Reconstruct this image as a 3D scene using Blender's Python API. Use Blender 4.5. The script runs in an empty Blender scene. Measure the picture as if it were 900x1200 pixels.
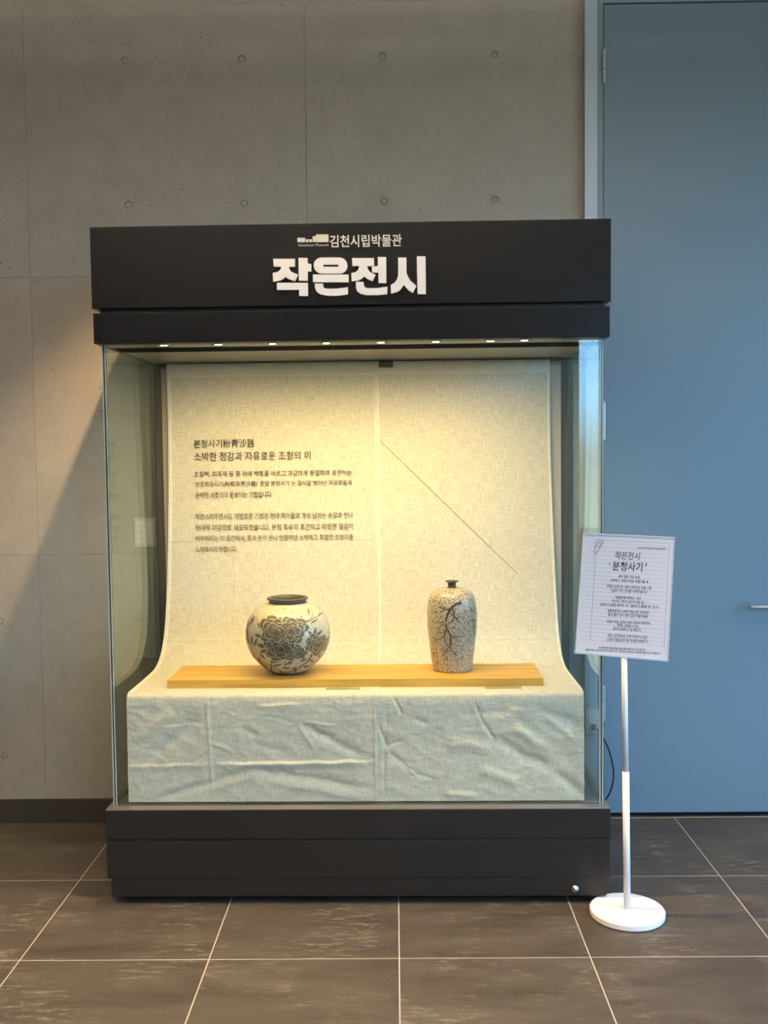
import bpy, bmesh, math, random, time
_t0 = time.time()
from mathutils import Vector, Matrix, noise
random.seed(4)
PI = math.pi
SC = bpy.context.scene
COL = SC.collection

# ------------------------------------------------------------------ camera
CAMPOS = Vector((0.002, -3.0435, 1.5722))
F_PX, PITCH, YAW, ROLL = 1163.93, -0.05434, -0.01118, -0.01143
cy_, sy_ = math.cos(YAW), math.sin(YAW)
cp_, sp_ = math.cos(PITCH), math.sin(PITCH)
cr_, sr_ = math.cos(ROLL), math.sin(ROLL)
Xv = Vector((cy_, -sy_, 0)); Yv = Vector((sy_, cy_, 0))
Fw = Yv * cp_ + Vector((0, 0, sp_)); Uw = -Yv * sp_ + Vector((0, 0, cp_))
Rt = Xv * cr_ + Uw * sr_; Up = -Xv * sr_ + Uw * cr_
cam_data = bpy.data.cameras.new('camera')
cam = bpy.data.objects.new('camera', cam_data); COL.objects.link(cam)
cam.matrix_world = Matrix(((Rt.x, Up.x, -Fw.x, CAMPOS.x), (Rt.y, Up.y, -Fw.y, CAMPOS.y),
                           (Rt.z, Up.z, -Fw.z, CAMPOS.z), (0, 0, 0, 1)))
cam_data.sensor_fit = 'VERTICAL'; cam_data.sensor_height = 36.0
cam_data.lens = F_PX * 36.0 / 1200.0
cam_data.clip_start = 0.05
SC.camera = cam

# ------------------------------------------------------------------ view, world, lights
SC.view_settings.view_transform = 'Standard'
SC.view_settings.look = 'None'
SC.view_settings.exposure = 0.0
SC.view_settings.gamma = 1.0
SC.view_settings.use_curve_mapping = False
SC.cycles.use_denoising = True
SC.cycles.max_bounces = 12
SC.cycles.transparent_max_bounces = 24
SC.cycles.sample_clamp_indirect = 4.0
SC.cycles.blur_glossy = 1.0
SC.cycles.caustics_reflective = False
SC.cycles.caustics_refractive = False

SKY = (0.30, 0.60, 1.0)
SKY_STRENGTH = 11.5
LAMP_COL = (1.0, 0.63, 0.29)
LAMP_W = 370.0
LED_COL = (1.0, 0.70, 0.27)
LED_W = 15.0
FILL_COL = (1.0, 0.83, 0.63)
FILL_W = 46.0

w = bpy.data.worlds.new('world'); SC.world = w; w.use_nodes = True
nt = w.node_tree; nt.nodes.clear()
out = nt.nodes.new('ShaderNodeOutputWorld'); bg = nt.nodes.new('ShaderNodeBackground')
tc = nt.nodes.new('ShaderNodeTexCoord'); sep = nt.nodes.new('ShaderNodeSeparateXYZ')
ramp = nt.nodes.new('ShaderNodeValToRGB')
ramp.color_ramp.elements[0].position = 0.0; ramp.color_ramp.elements[0].color = (0.16, 0.18, 0.17, 1)
ramp.color_ramp.elements[1].position = 0.06; ramp.color_ramp.elements[1].color = (*SKY, 1)
nt.links.new(tc.outputs['Generated'], sep.inputs[0]); nt.links.new(sep.outputs['Z'], ramp.inputs[0])
nt.links.new(ramp.outputs[0], bg.inputs[0]); bg.inputs[1].default_value = SKY_STRENGTH
nt.links.new(bg.outputs[0], out.inputs[0])

ROOM_L, ROOM_R, ROOM_F, WY, CEIL = -4.2, 4.2, -6.6, 1.204, 3.472
WIN1 = (1.75, 3.3, 0.55, 3.1)          # window_1 in the wall behind the camera: x0,x1,z0,z1
WIN2 = (-5.0, 0.3, 0.55, 3.3)         # window_2 in the right wall: y0,y1,z0,z1

def portal(name, loc, rot, sx, sz):
    d = bpy.data.lights.new(name, 'AREA'); d.shape = 'RECTANGLE'; d.size = sx; d.size_y = sz
    d.cycles.is_portal = True
    o = bpy.data.objects.new(name, d); COL.objects.link(o); o.location = loc; o.rotation_euler = rot
portal('window_portal', ((WIN1[0]+WIN1[1])/2, ROOM_F-0.03, (WIN1[2]+WIN1[3])/2), (PI/2, 0, 0), WIN1[1]-WIN1[0], WIN1[3]-WIN1[2])
portal('window_portal', (ROOM_R+0.03, (WIN2[0]+WIN2[1])/2, (WIN2[2]+WIN2[3])/2), (PI/2, 0, PI/2), WIN2[1]-WIN2[0], WIN2[3]-WIN2[2])
COL.objects['window_portal'].rotation_euler = (PI/2, 0, PI)
COL.objects['window_portal.001'].rotation_euler = (PI/2, 0, PI/2)

LAMP_POS = (-0.565, 0.298, 3.43)
def spot(name, loc, energy, color, size_deg, blend, radius, rot=(0, 0, 0)):
    d = bpy.data.lights.new(name, 'SPOT'); d.energy = energy; d.color = color
    d.spot_size = math.radians(size_deg); d.spot_blend = blend; d.shadow_soft_size = radius
    o = bpy.data.objects.new(name, d); COL.objects.link(o); o.location = loc; o.rotation_euler = rot
    return o
spot('ceiling_spot_light', LAMP_POS, LAMP_W, LAMP_COL, 90, 0.42, 0.022)
ROOM_FILL_LAMPS = [(2.1, -1.15, 3.43), (-0.565, -1.75, 3.43), (-2.9, -1.75, 3.43)]  # right one follows the pole's shadow; left pair is added fill
for _p in ROOM_FILL_LAMPS: spot('ceiling_spot_light', _p, 190.0 if _p[0] > 1 else 250.0, (1.0, 0.70, 0.42), 92, 0.42, 0.022)
FILL_PENDANTS = [(-0.6, -1.0, 3.16, 4.4), (-0.6, -4.4, 2.80, 4.4)]      # x, y, z, length; unseen pendants invented to fill the room light
for _x, _y, _z, _l in FILL_PENDANTS:
    for _up in (0, 1):
        d = bpy.data.lights.new('fill_pendant_glow', 'AREA'); d.shape = 'RECTANGLE'; d.size = _l; d.size_y = 0.06
        d.energy = FILL_W * (3.2 if _up else 0.4); d.color = FILL_COL
        o = bpy.data.objects.new('fill_pendant_glow', d); COL.objects.link(o)
        o.location = (_x, _y, _z + (0.032 if _up else -0.032)); o.rotation_euler = (PI if _up else 0, 0, 0)

# ------------------------------------------------------------------ materials
class NB:
    def __init__(s, name):
        s.m = bpy.data.materials.new(name); s.m.use_nodes = True; s.t = s.m.node_tree
        s.b = s.t.nodes['Principled BSDF']; s.o = s.t.nodes['Material Output']
    def n(s, kind, **kw):
        x = s.t.nodes.new(kind)
        for k, v in kw.items():
            if k.startswith('i_'): x.inputs[k[2:].replace('_', ' ')].default_value = v
            else: setattr(x, k, v)
        return x
    def l(s, a, b): s.t.links.new(a, b)
    def coord(s, scale=(1, 1, 1), rnd=False, kind='Object'):
        t = s.n('ShaderNodeTexCoord'); m = s.n('ShaderNodeMapping'); m.inputs['Scale'].default_value = scale
        s.l(t.outputs[kind], m.inputs[0])
        if rnd:
            oi = s.n('ShaderNodeObjectInfo'); mu = s.n('ShaderNodeVectorMath', operation='SCALE')
            cb = s.n('ShaderNodeCombineXYZ'); s.l(oi.outputs['Random'], cb.inputs[0]); s.l(oi.outputs['Random'], cb.inputs[1])
            s.l(cb.outputs[0], mu.inputs[0]); mu.inputs['Scale'].default_value = 37.0
            s.l(mu.outputs[0], m.inputs['Location'])
        return m.outputs[0]
    def noise(s, vec, scale, detail=4, rough=0.55):
        x = s.n('ShaderNodeTexNoise'); s.l(vec, x.inputs['Vector'])
        x.inputs['Scale'].default_value = scale; x.inputs['Detail'].default_value = detail; x.inputs['Roughness'].default_value = rough
        return x.outputs['Fac']
    def ramp(s, fac, stops):
        r = s.n('ShaderNodeValToRGB'); e = r.color_ramp.elements
        e[0].position, e[0].color = stops[0][0], (*stops[0][1], 1); e[1].position, e[1].color = stops[-1][0], (*stops[-1][1], 1)
        for p, c in stops[1:-1]:
            k = e.new(p); k.color = (*c, 1)
        s.l(fac, r.inputs[0]); return r.outputs[0]
    def mix(s, fac, a, b, mode='MIX'):
        x = s.n('ShaderNodeMix', data_type='RGBA', blend_type=mode)
        if isinstance(fac, float): x.inputs[0].default_value = fac
        else: s.l(fac, x.inputs[0])
        for i, v in ((6, a), (7, b)):
            if isinstance(v, tuple): x.inputs[i].default_value = (*v, 1)
            else: s.l(v, x.inputs[i])
        return x.outputs[2]
    def bump(s, h, strength, dist):
        x = s.n('ShaderNodeBump'); x.inputs['Strength'].default_value = strength; x.inputs['Distance'].default_value = dist
        s.l(h, x.inputs['Height']); s.l(x.outputs[0], s.b.inputs['Normal'])
    def set(s, col=None, rough=None, metal=None, spec=None, coat=None):
        if col is not None:
            if isinstance(col, tuple): s.b.inputs['Base Color'].default_value = (*col, 1)
            else: s.l(col, s.b.inputs['Base Color'])
        if rough is not None:
            if isinstance(rough, (int, float)): s.b.inputs['Roughness'].default_value = rough
            else: s.l(rough, s.b.inputs['Roughness'])
        if metal is not None: s.b.inputs['Metallic'].default_value = metal
        if spec is not None: s.b.inputs['Specular IOR Level'].default_value = spec
        if coat is not None: s.b.inputs['Coat Weight'].default_value = coat
        return s

def simple(name, col, rough=0.5, metal=0.0, spec=0.5, var=0.08, scale=20.0):
    n = NB(name); v = n.coord(); f = n.noise(v, scale, 3)
    a = tuple(c * (1 - var) for c in col); b = tuple(min(1, c * (1 + var)) for c in col)
    return n.set(n.mix(f, a, b), rough, metal, spec).m

# concrete
n = NB('concrete'); v = n.coord(rnd=True)
f1 = n.noise(v, 1.3, 6, 0.6); f2 = n.noise(v, 9, 8, 0.65); f3 = n.noise(v, 90, 4, 0.6)
base = n.ramp(f1, [(0.3, (0.31, 0.30, 0.272)), (0.7, (0.38, 0.37, 0.34))])
base = n.mix(0.35, base, n.ramp(f2, [(0.3, (0.265, 0.255, 0.232)), (0.7, (0.43, 0.415, 0.385))]))
base = n.mix(0.15, base, n.ramp(f3, [(0.3, (0.14, 0.135, 0.125)), (0.7, (0.45, 0.43, 0.40))]))
vor = n.n('ShaderNodeTexVoronoi', feature='F1'); vor.inputs['Scale'].default_value = 30; n.l(v, vor.inputs['Vector'])
wn = n.n('ShaderNodeSeparateColor'); n.l(vor.outputs['Color'], wn.inputs[0])
m1 = n.n('ShaderNodeMath', operation='LESS_THAN'); n.l(wn.outputs[0], m1.inputs[0]); m1.inputs[1].default_value = 0.24
mr = n.n('ShaderNodeMath', operation='MULTIPLY'); n.l(wn.outputs[1], mr.inputs[0]); mr.inputs[1].default_value = 0.07
mr2 = n.n('ShaderNodeMath', operation='ADD'); n.l(mr.outputs[0], mr2.inputs[0]); mr2.inputs[1].default_value = 0.035
m2 = n.n('ShaderNodeMath', operation='LESS_THAN'); n.l(vor.outputs['Distance'], m2.inputs[0]); n.l(mr2.outputs[0], m2.inputs[1])
cg = n.n('ShaderNodeMath', operation='GREATER_THAN'); n.l(n.noise(v, 2.2, 2), cg.inputs[0]); cg.inputs[1].default_value = 0.50
m0 = n.n('ShaderNodeMath', operation='MULTIPLY'); n.l(m1.outputs[0], m0.inputs[0]); n.l(cg.outputs[0], m0.inputs[1])
m3 = n.n('ShaderNodeMath', operation='MULTIPLY'); n.l(m0.outputs[0], m3.inputs[0]); n.l(m2.outputs[0], m3.inputs[1])
base = n.mix(m3.outputs[0], base, (0.05, 0.045, 0.04))
n.set(base, 0.72, spec=0.35); n.bump(f2, 0.25, 0.003); M_CONC = n.m
M_PLUG = simple('tie_hole_mortar', (0.22, 0.21, 0.19), 0.85)
M_CEIL = simple('ceiling_paint', (0.90, 0.86, 0.80), 0.8, var=0.03)
M_PLASTER = simple('painted_wall', (0.20, 0.195, 0.185), 0.8, var=0.04)

# floor tile (weathered dark porcelain)
n = NB('floor_tile_porcelain'); v = n.coord(rnd=True)
vs = n.coord((0.8, 3.2, 1), rnd=True)
f1 = n.noise(vs, 2.6, 8, 0.62); f2 = n.noise(v, 3.4, 4, 0.6); f3 = n.noise(vs, 16, 8, 0.75); f4 = n.noise(v, 120, 2)
base = n.ramp(f1, [(0.32, (0.034, 0.028, 0.022)), (0.68, (0.086, 0.072, 0.057))])
pt = n.ramp(f3, [(0.50, (0, 0, 0)), (0.62, (1, 1, 1))]); pm = n.ramp(f2, [(0.46, (0, 0, 0)), (0.64, (1, 1, 1))])
pmx = n.mix(1.0, pt, pm, 'MULTIPLY')
sc = n.n('ShaderNodeMath', operation='MULTIPLY'); n.l(pmx, sc.inputs[0]); sc.inputs[1].default_value = 0.75
base = n.mix(sc.outputs[0], base, (0.23, 0.20, 0.165))
base = n.mix(0.10, base, n.ramp(f4, [(0.3, (0.01, 0.01, 0.01)), (0.7, (0.2, 0.18, 0.15))]))
rr = n.n('ShaderNodeMapRange'); n.l(f1, rr.inputs[0]); rr.inputs[3].default_value = 0.42; rr.inputs[4].default_value = 0.58
n.set(base, rr.outputs[0], spec=0.42); n.bump(f3, 0.08, 0.001); M_TILE = n.m
M_GROUT = simple('floor_grout', (0.46, 0.42, 0.36), 0.9)
M_BASEB = simple('baseboard_tile', (0.028, 0.025, 0.023), 0.6)

M_BLACK = None
n = NB('black_powder_coat'); v = n.coord(); f = n.noise(v, 260, 2); f2 = n.noise(v, 2.0, 4)
n.set(n.mix(f2, (0.0046, 0.0054, 0.0072), (0.0062, 0.0072, 0.0096)), 0.26, spec=0.13); n.bump(f, 0.05, 0.0004); M_BLACK = n.m
n = NB('graphite_powder_coat'); v = n.coord(); f = n.noise(v, 260, 2); f2 = n.noise(v, 2.0, 4)
n.set(n.mix(f2, (0.013, 0.0125, 0.0122), (0.018, 0.0172, 0.0167)), 0.36, spec=0.3); n.bump(f, 0.05, 0.0004); M_GRAPH = n.m
M_DARK = simple('dark_recess_metal', (0.012, 0.012, 0.013), 0.6)
M_LEDGE = simple('lit_ledge_metal', (0.42, 0.37, 0.34), 0.34, 0.85)  # light falling on the black ledge is put into this pale colour
M_INNER = simple('soffit_metal', (0.36, 0.345, 0.31), 0.34, 0.55)
M_BACKP = simple('case_back_panel', (0.085, 0.074, 0.062), 0.5)
M_BOARD2 = simple('backing_board_fabric', (0.50, 0.44, 0.37), 0.85)
M_PLINTH = simple('plinth_board', (0.16, 0.15, 0.12), 0.7)
M_CHROME = simple('steel', (0.55, 0.55, 0.54), 0.25, 1.0)
M_HINGE = simple('hinge_steel', (0.42, 0.46, 0.48), 0.42, 0.6)
M_LETTER = simple('white_acrylic_letter', (0.88, 0.88, 0.88), 0.45)
M_LOGO = simple('silver_print', (0.62, 0.62, 0.60), 0.5)
M_DOOR = simple('door_paint', (0.14, 0.222, 0.298), 0.38, var=0.03, scale=2.0)
M_FRAME = simple('door_frame_metal', (0.40, 0.50, 0.60), 0.36, 0.25, var=0.03)
M_JAMB = simple('door_jamb_paint', (0.19, 0.26, 0.33), 0.45, var=0.04)
M_GAP = simple('door_gap', (0.01, 0.01, 0.012), 0.9)
M_WHITE = simple('white_powder_coat', (0.88, 0.88, 0.90), 0.42, var=0.02)
M_PLASTIC = simple('white_plastic', (0.70, 0.70, 0.67), 0.35)
M_CABLE = simple('black_rubber', (0.008, 0.009, 0.012), 0.5)
M_INK = simple('ink_black', (0.055, 0.043, 0.028), 0.8)
M_INKS = simple('ink_blue_black', (0.03, 0.035, 0.06), 0.7)
M_LINE = simple('ruled_line_grey', (0.30, 0.30, 0.36), 0.8)
M_PAPER = simple('sign_paper', (0.74, 0.68, 0.70), 0.55, var=0.01)
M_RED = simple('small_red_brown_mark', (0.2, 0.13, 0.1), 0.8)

def linen(name, c0, c1, c2):
    n = NB(name)
    vx = n.coord((1, 1, 0.06), kind='Object'); vz = n.coord((0.06, 1, 1)); vv = n.coord()
    # yarns: strongly stretched noises in both directions
    t = n.n('ShaderNodeTexCoord'); uv = t.outputs['UV']
    ma = n.n('ShaderNodeMapping'); ma.inputs['Scale'].default_value = (460, 22, 1); n.l(uv, ma.inputs[0])
    mb = n.n('ShaderNodeMapping'); mb.inputs['Scale'].default_value = (22, 460, 1); n.l(uv, mb.inputs[0])
    a = n.noise(ma.outputs[0], 1.0, 3, 0.6); b = n.noise(mb.outputs[0], 1.0, 3, 0.6)
    s = n.n('ShaderNodeMath', operation='ADD'); n.l(a, s.inputs[0]); n.l(b, s.inputs[1])
    h = n.n('ShaderNodeMath', operation='MULTIPLY'); n.l(s.outputs[0], h.inputs[0]); h.inputs[1].default_value = 0.5
    col = n.ramp(h.outputs[0], [(0.33, c0), (0.5, c1), (0.66, c2)])
    n.set(col, 0.9, spec=0.1); n.b.inputs['Sheen Weight'].default_value = 0.15
    n.bump(h.outputs[0], 0.6, 0.0012)
    return n.m
M_LINEN = linen('linen_cloth', (0.46, 0.41, 0.32), (0.70, 0.64, 0.54), (0.86, 0.81, 0.71))
M_HEM = linen('backlit_linen_hem', (0.64, 0.59, 0.49), (0.84, 0.79, 0.69), (0.92, 0.88, 0.80))  # doubled hem; its backlit paleness is put into the colour

# wood of the display board
def wood(name, c0, c1, c2):
    n = NB(name); v = n.coord((1.0, 16, 16), rnd=True); f = n.noise(v, 2.4, 5, 0.5)
    vw = n.coord((0.7, 3, 3), rnd=True); wv = n.n('ShaderNodeTexWave', wave_type='RINGS', rings_direction='X'); n.l(vw, wv.inputs[0])
    wv.inputs['Scale'].default_value = 5; wv.inputs['Distortion'].default_value = 3; wv.inputs['Detail'].default_value = 2
    col = n.ramp(f, [(0.3, c0), (0.5, c1), (0.7, c2)])
    col = n.mix(0.3, col, n.ramp(wv.outputs['Fac'], [(0.0, c0), (1.0, c2)]))
    n.set(col, 0.42, spec=0.4); return n.m
M_WOOD = wood('pine_wood', (0.48, 0.22, 0.035), (0.74, 0.41, 0.065), (0.86, 0.53, 0.11))
M_ROD = wood('rod_wood', (0.16, 0.09, 0.05), (0.24, 0.14, 0.08), (0.30, 0.19, 0.11))

def ceramic(name, base, speck, mort, scale, thr, seed, rough=0.22):
    n = NB(name); v = n.coord()
    f = n.noise(v, 6, 4); vo = n.n('ShaderNodeTexVoronoi', feature='DISTANCE_TO_EDGE'); vo.inputs['Scale'].default_value = scale * 0.5; n.l(v, vo.inputs['Vector'])
    f2 = n.noise(v, scale, 5, 0.8)
    col = n.mix(f, base, tuple(c * 0.82 for c in base))
    sp = n.ramp(f2, [(thr, (0, 0, 0)), (thr + 0.05, (1, 1, 1))])
    col = n.mix(sp, col, speck)
    ed = n.ramp(vo.outputs['Distance'], [(0.0, (1, 1, 1)), (0.10, (0, 0, 0))])
    k = n.n('ShaderNodeMath', operation='MULTIPLY'); n.l(ed, k.inputs[0]); k.inputs[1].default_value = mort
    col = n.mix(k.outputs[0], col, speck)
    n.set(col, rough, spec=0.5, coat=0.25); return n.m
M_JAR = ceramic('buncheong_cream_glaze', (0.74, 0.67, 0.52), (0.15, 0.115, 0.07), 0.0, 190, 0.55, 1)
M_BOTTLE = ceramic('crackled_speckled_glaze', (0.68, 0.58, 0.45), (0.10, 0.07, 0.055), 0.85, 165, 0.545, 2, 0.25)
M_JARDK = simple('dark_bare_rim', (0.10, 0.082, 0.062), 0.5)
M_NECK = simple('dark_iron_glaze', (0.075, 0.058, 0.048), 0.45)
M_SLIP = simple('brown_slip', (0.095, 0.072, 0.045), 0.35, var=0.35, scale=60)
M_SLIPL = simple('light_brown_slip', (0.135, 0.10, 0.055), 0.35, var=0.35, scale=60)
M_INC = simple('incised_cream_line', (0.50, 0.44, 0.33), 0.5)
M_BRANCH = simple('iron_purple_branch', (0.05, 0.03, 0.035), 0.45)
M_BLOSSOM = simple('pale_blossom_slip', (0.42, 0.33, 0.29), 0.4)

# architectural glass: Fresnel-weighted mirror over clear transmission
def glass(name, tint):
    n = NB(name); n.t.nodes.remove(n.b)
    lw = n.n('ShaderNodeLayerWeight'); lw.inputs[0].default_value = 0.5
    p = n.n('ShaderNodeMath', operation='POWER'); n.l(lw.outputs['Facing'], p.inputs[0]); p.inputs[1].default_value = 5.0
    # facing output with blend 0.5 is 1-|cos|
    m = n.n('ShaderNodeMath', operation='MULTIPLY_ADD'); n.l(p.outputs[0], m.inputs[0]); m.inputs[1].default_value = 0.96; m.inputs[2].default_value = 0.042
    tr = n.n('ShaderNodeBsdfTransparent'); tr.inputs[0].default_value = (*tint, 1)
    gl = n.n('ShaderNodeBsdfGlossy'); gl.inputs['Roughness'].default_value = 0.0; gl.inputs[0].default_value = (0.94, 1.0, 0.97, 1)
    mx = n.n('ShaderNodeMixShader'); n.l(m.outputs[0], mx.inputs[0]); n.l(tr.outputs[0], mx.inputs[1]); n.l(gl.outputs[0], mx.inputs[2])
    n.l(mx.outputs[0], n.o.inputs[0]); return n.m
M_GLASS = glass('clear_glass', (0.955, 0.985, 0.968))
M_ACRYL = glass('clear_acrylic', (0.97, 0.98, 0.98))
n = NB('polished_glass_edge'); n.set(n.mix(n.noise(n.coord(), 8, 2), (0.03, 0.05, 0.035), (0.05, 0.075, 0.055)), 0.15, spec=0.6); M_GEDGE = n.m
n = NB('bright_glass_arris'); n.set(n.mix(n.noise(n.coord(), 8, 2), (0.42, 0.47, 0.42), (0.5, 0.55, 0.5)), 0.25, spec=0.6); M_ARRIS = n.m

def emit(name, col, s):
    n = NB(name); n.t.nodes.remove(n.b); e = n.n('ShaderNodeEmission'); e.inputs[0].default_value = (*col, 1); e.inputs[1].default_value = s
    n.l(e.outputs[0], n.o.inputs[0]); return n.m
M_LED = emit('led_lens', (1.0, 0.86, 0.58), 14.0)
M_LAMPE = emit('ceiling_lamp_lens', (1.0, 0.78, 0.5), 20.0)

# ------------------------------------------------------------------ helpers
def link(o, parent=None):
    COL.objects.link(o)
    if parent is not None: o.parent = parent
    return o
def empty(name, loc=(0, 0, 0), rz=0.0, label=None, cat=None, group=None, kind=None):
    o = bpy.data.objects.new(name, None); COL.objects.link(o); o.location = loc; o.rotation_euler = (0, 0, rz)
    o.empty_display_size = 0.1
    return tag(o, label, cat, group, kind)
def tag(o, label=None, cat=None, group=None, kind=None):
    if label: o['label'] = label
    if cat: o['category'] = cat
    if group: o['group'] = group
    if kind: o['kind'] = kind
    return o
def obj(name, bm, mats, parent=None, smooth=False, loc=None):
    if isinstance(bm, bmesh.types.BMesh):
        me = bpy.data.meshes.new(name); bm.normal_update(); bm.to_mesh(me); bm.free()
    else: me = bm
    for m in (mats if isinstance(mats, (list, tuple)) else [mats]):
        me.materials.append(m)
    if smooth:
        for p in me.polygons: p.use_smooth = True
    o = bpy.data.objects.new(name, me); link(o, parent)
    if loc is not None: o.location = loc
    return o
def box(bm, x0, x1, y0, y1, z0, z1, mi=0, bev=0.0):
    vs = [bm.verts.new((x, y, z)) for x in (x0, x1) for y in (y0, y1) for z in (z0, z1)]
    fs = []
    for q in ((0, 1, 3, 2), (4, 6, 7, 5), (0, 4, 5, 1), (2, 3, 7, 6), (0, 2, 6, 4), (1, 5, 7, 3)):
        f = bm.faces.new([vs[i] for i in q]); f.material_index = mi; fs.append(f)
    if bev > 0:
        es = list({e for f in fs for e in f.edges})
        bmesh.ops.bevel(bm, geom=es, offset=bev, segments=2, affect='EDGES', profile=0.7)
    return fs
def bx(name, x0, x1, y0, y1, z0, z1, m, parent=None, bev=0.0):
    bm = bmesh.new(); box(bm, x0, x1, y0, y1, z0, z1, 0, bev); return obj(name, bm, m, parent)
def lathe(bm, prof, seg=64, c=(0, 0, 0), mi=0, smooth=True):
    rings = []
    for r, z in prof:
        if r < 1e-6: rings.append([bm.verts.new((c[0], c[1], c[2] + z))])
        else: rings.append([bm.verts.new((c[0] + r * math.cos(2*PI*i/seg), c[1] + r * math.sin(2*PI*i/seg), c[2] + z)) for i in range(seg)])
    for a, b in zip(rings[:-1], rings[1:]):
        for i in range(seg):
            j = (i + 1) % seg
            if len(a) == 1 and len(b) == 1: continue
            if len(a) == 1: f = bm.faces.new((a[0], b[i], b[j])) if True else None
            elif len(b) == 1: f = bm.faces.new((a[i], a[j], b[0]))
            else: f = bm.faces.new((a[i], a[j], b[j], b[i]))
            f.smooth = smooth; f.material_index = mi
def tube(bm, pts, r, seg=10, mi=0):
    rings = []
    pts = [Vector(p) for p in pts]
    for k, p in enumerate(pts):
        t = (pts[min(k+1, len(pts)-1)] - pts[max(k-1, 0)]).normalized()
        a = t.cross(Vector((0.0, 1.0, 0.03))); a = a.normalized() if a.length > 1e-3 else Vector((1, 0, 0)); b = t.cross(a).normalized()
        rr = r[k] if isinstance(r, (list, tuple)) else r
        rings.append([bm.verts.new(p + (a * math.cos(2*PI*i/seg) + b * math.sin(2*PI*i/seg)) * rr) for i in range(seg)])
    for a, b in zip(rings[:-1], rings[1:]):
        for i in range(seg):
            j = (i+1) % seg; f = bm.faces.new((a[i], a[j], b[j], b[i])); f.smooth = True; f.material_index = mi
    for rg in (rings[0], rings[-1]):
        f = bm.faces.new(rg); f.material_index = mi
def smoothpts(pts, n=8):
    P = [Vector(p) for p in pts]; out = []
    for i in range(len(P) - 1):
        p0 = P[max(i-1, 0)]; p1 = P[i]; p2 = P[i+1]; p3 = P[min(i+2, len(P)-1)]
        for k in range(n):
            t = k / n
            out.append(0.5 * ((2*p1) + (-p0+p2)*t + (2*p0-5*p1+4*p2-p3)*t*t + (-p0+3*p1-3*p2+p3)*t**3))
    out.append(P[-1]); return out
def interp(prof, s):
    if s <= prof[0][0]: return prof[0][1]
    for (a, b), (c, d) in zip(prof[:-1], prof[1:]):
        if s <= c: return b + (d - b) * (s - a) / (c - a)
    return prof[-1][1]

# text -> flat triangles in the XY plane, first baseline at 0, returns (verts, faces, bounds)
_tc = bpy.data.curves.new('lettering_source', 'FONT'); _to = bpy.data.objects.new('lettering_source', _tc)
COL.objects.link(_to)
def text_geo(body, bold=0.0, shear=0.0, align='LEFT'):
    _tc.body = body; _tc.size = 1.0; _tc.offset = bold; _tc.shear = shear; _tc.resolution_u = 3; _tc.fill_mode = 'FRONT'
    dg = bpy.context.evaluated_depsgraph_get(); dg.update()
    me = bpy.data.meshes.new_from_object(_to.evaluated_get(dg))
    vs = [v.co.copy() for v in me.vertices]; fs = [tuple(p.vertices) for p in me.polygons]
    bpy.data.meshes.remove(me)
    xs = [v.x for v in vs] or [0, 1]; ys = [v.y for v in vs] or [0, 1]
    return vs, fs, (min(xs), max(xs), min(ys), max(ys))
def place_text(bm, body, x0, x1, zmid, h, fn, bold=0.0, shear=0.0, mi=0):
    """fit text between x0 and x1 (h = letter height or None), fn(x,z)->3D point"""
    vs, fs, (a, b, c, d) = text_geo(body, bold, shear)
    sx = (x1 - x0) / (b - a); sz = (h / (d - c)) if h else sx
    nv = [bm.verts.new(fn(x0 + (v.x - a) * sx, zmid + (v.y - (c + d) / 2) * sz)) for v in vs]
    for f in fs:
        try: q = bm.faces.new([nv[i] for i in f]); q.material_index = mi
        except ValueError: pass

def extrude_poly(bm, outline, fn, depth, holes=(), mi=0):
    """solid letter piece; outline in (u,v); fn(u,v,d)->point"""
    from mathutils.geometry import tessellate_polygon
    loops = [list(outline)] + [list(h) for h in holes]
    flat = [p for lp in loops for p in lp]
    tris = tessellate_polygon([[Vector((p[0], p[1], 0)) for p in lp] for lp in loops])
    fr = [bm.verts.new(fn(p[0], p[1], depth)) for p in flat]; bk = [bm.verts.new(fn(p[0], p[1], 0)) for p in flat]
    for t in tris:
        f = bm.faces.new([fr[i] for i in t]); f.material_index = mi
    k = 0
    for lp in loops:
        m = len(lp)
        for i in range(m):
            j = (i + 1) % m
            f = bm.faces.new((fr[k+i], fr[k+j], bk[k+j], bk[k+i])); f.material_index = mi
        k += m
    bmesh.ops.recalc_face_normals(bm, faces=bm.faces)

# ------------------------------------------------------------------ the setting
# floor: grout bed with single tiles
floor = bx('floor', ROOM_L, ROOM_R, ROOM_F, WY + 0.14, -0.06, -0.0004, M_GROUT); tag(floor, kind='structure')
T = 0.6
bm = bmesh.new(); box(bm, -T/2+0.0019, T/2-0.0019, -T/2+0.0019, T/2-0.0019, -0.008, 0.0, 0, 0.0003)
tile_me = bpy.data.meshes.new('floor_tile'); bm.to_mesh(tile_me); bm.free(); tile_me.materials.append(M_TILE)
for j in range(-11, 2):
    for i in range(-7, 7):
        o = bpy.data.objects.new('floor_tile', tile_me); link(o, floor)
        o.location = ((i + 0.5) * T, (j + 0.5) * T, 0)
        o.rotation_euler = (0, 0, PI if (i * 7 + j * 3) % 4 == 1 else 0)
# threshold slab under the door
bx('threshold_slab', 0.81, ROOM_R, WY + 0.003, WY + 0.12, -0.02, 0.001, M_TILE, floor)

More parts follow.
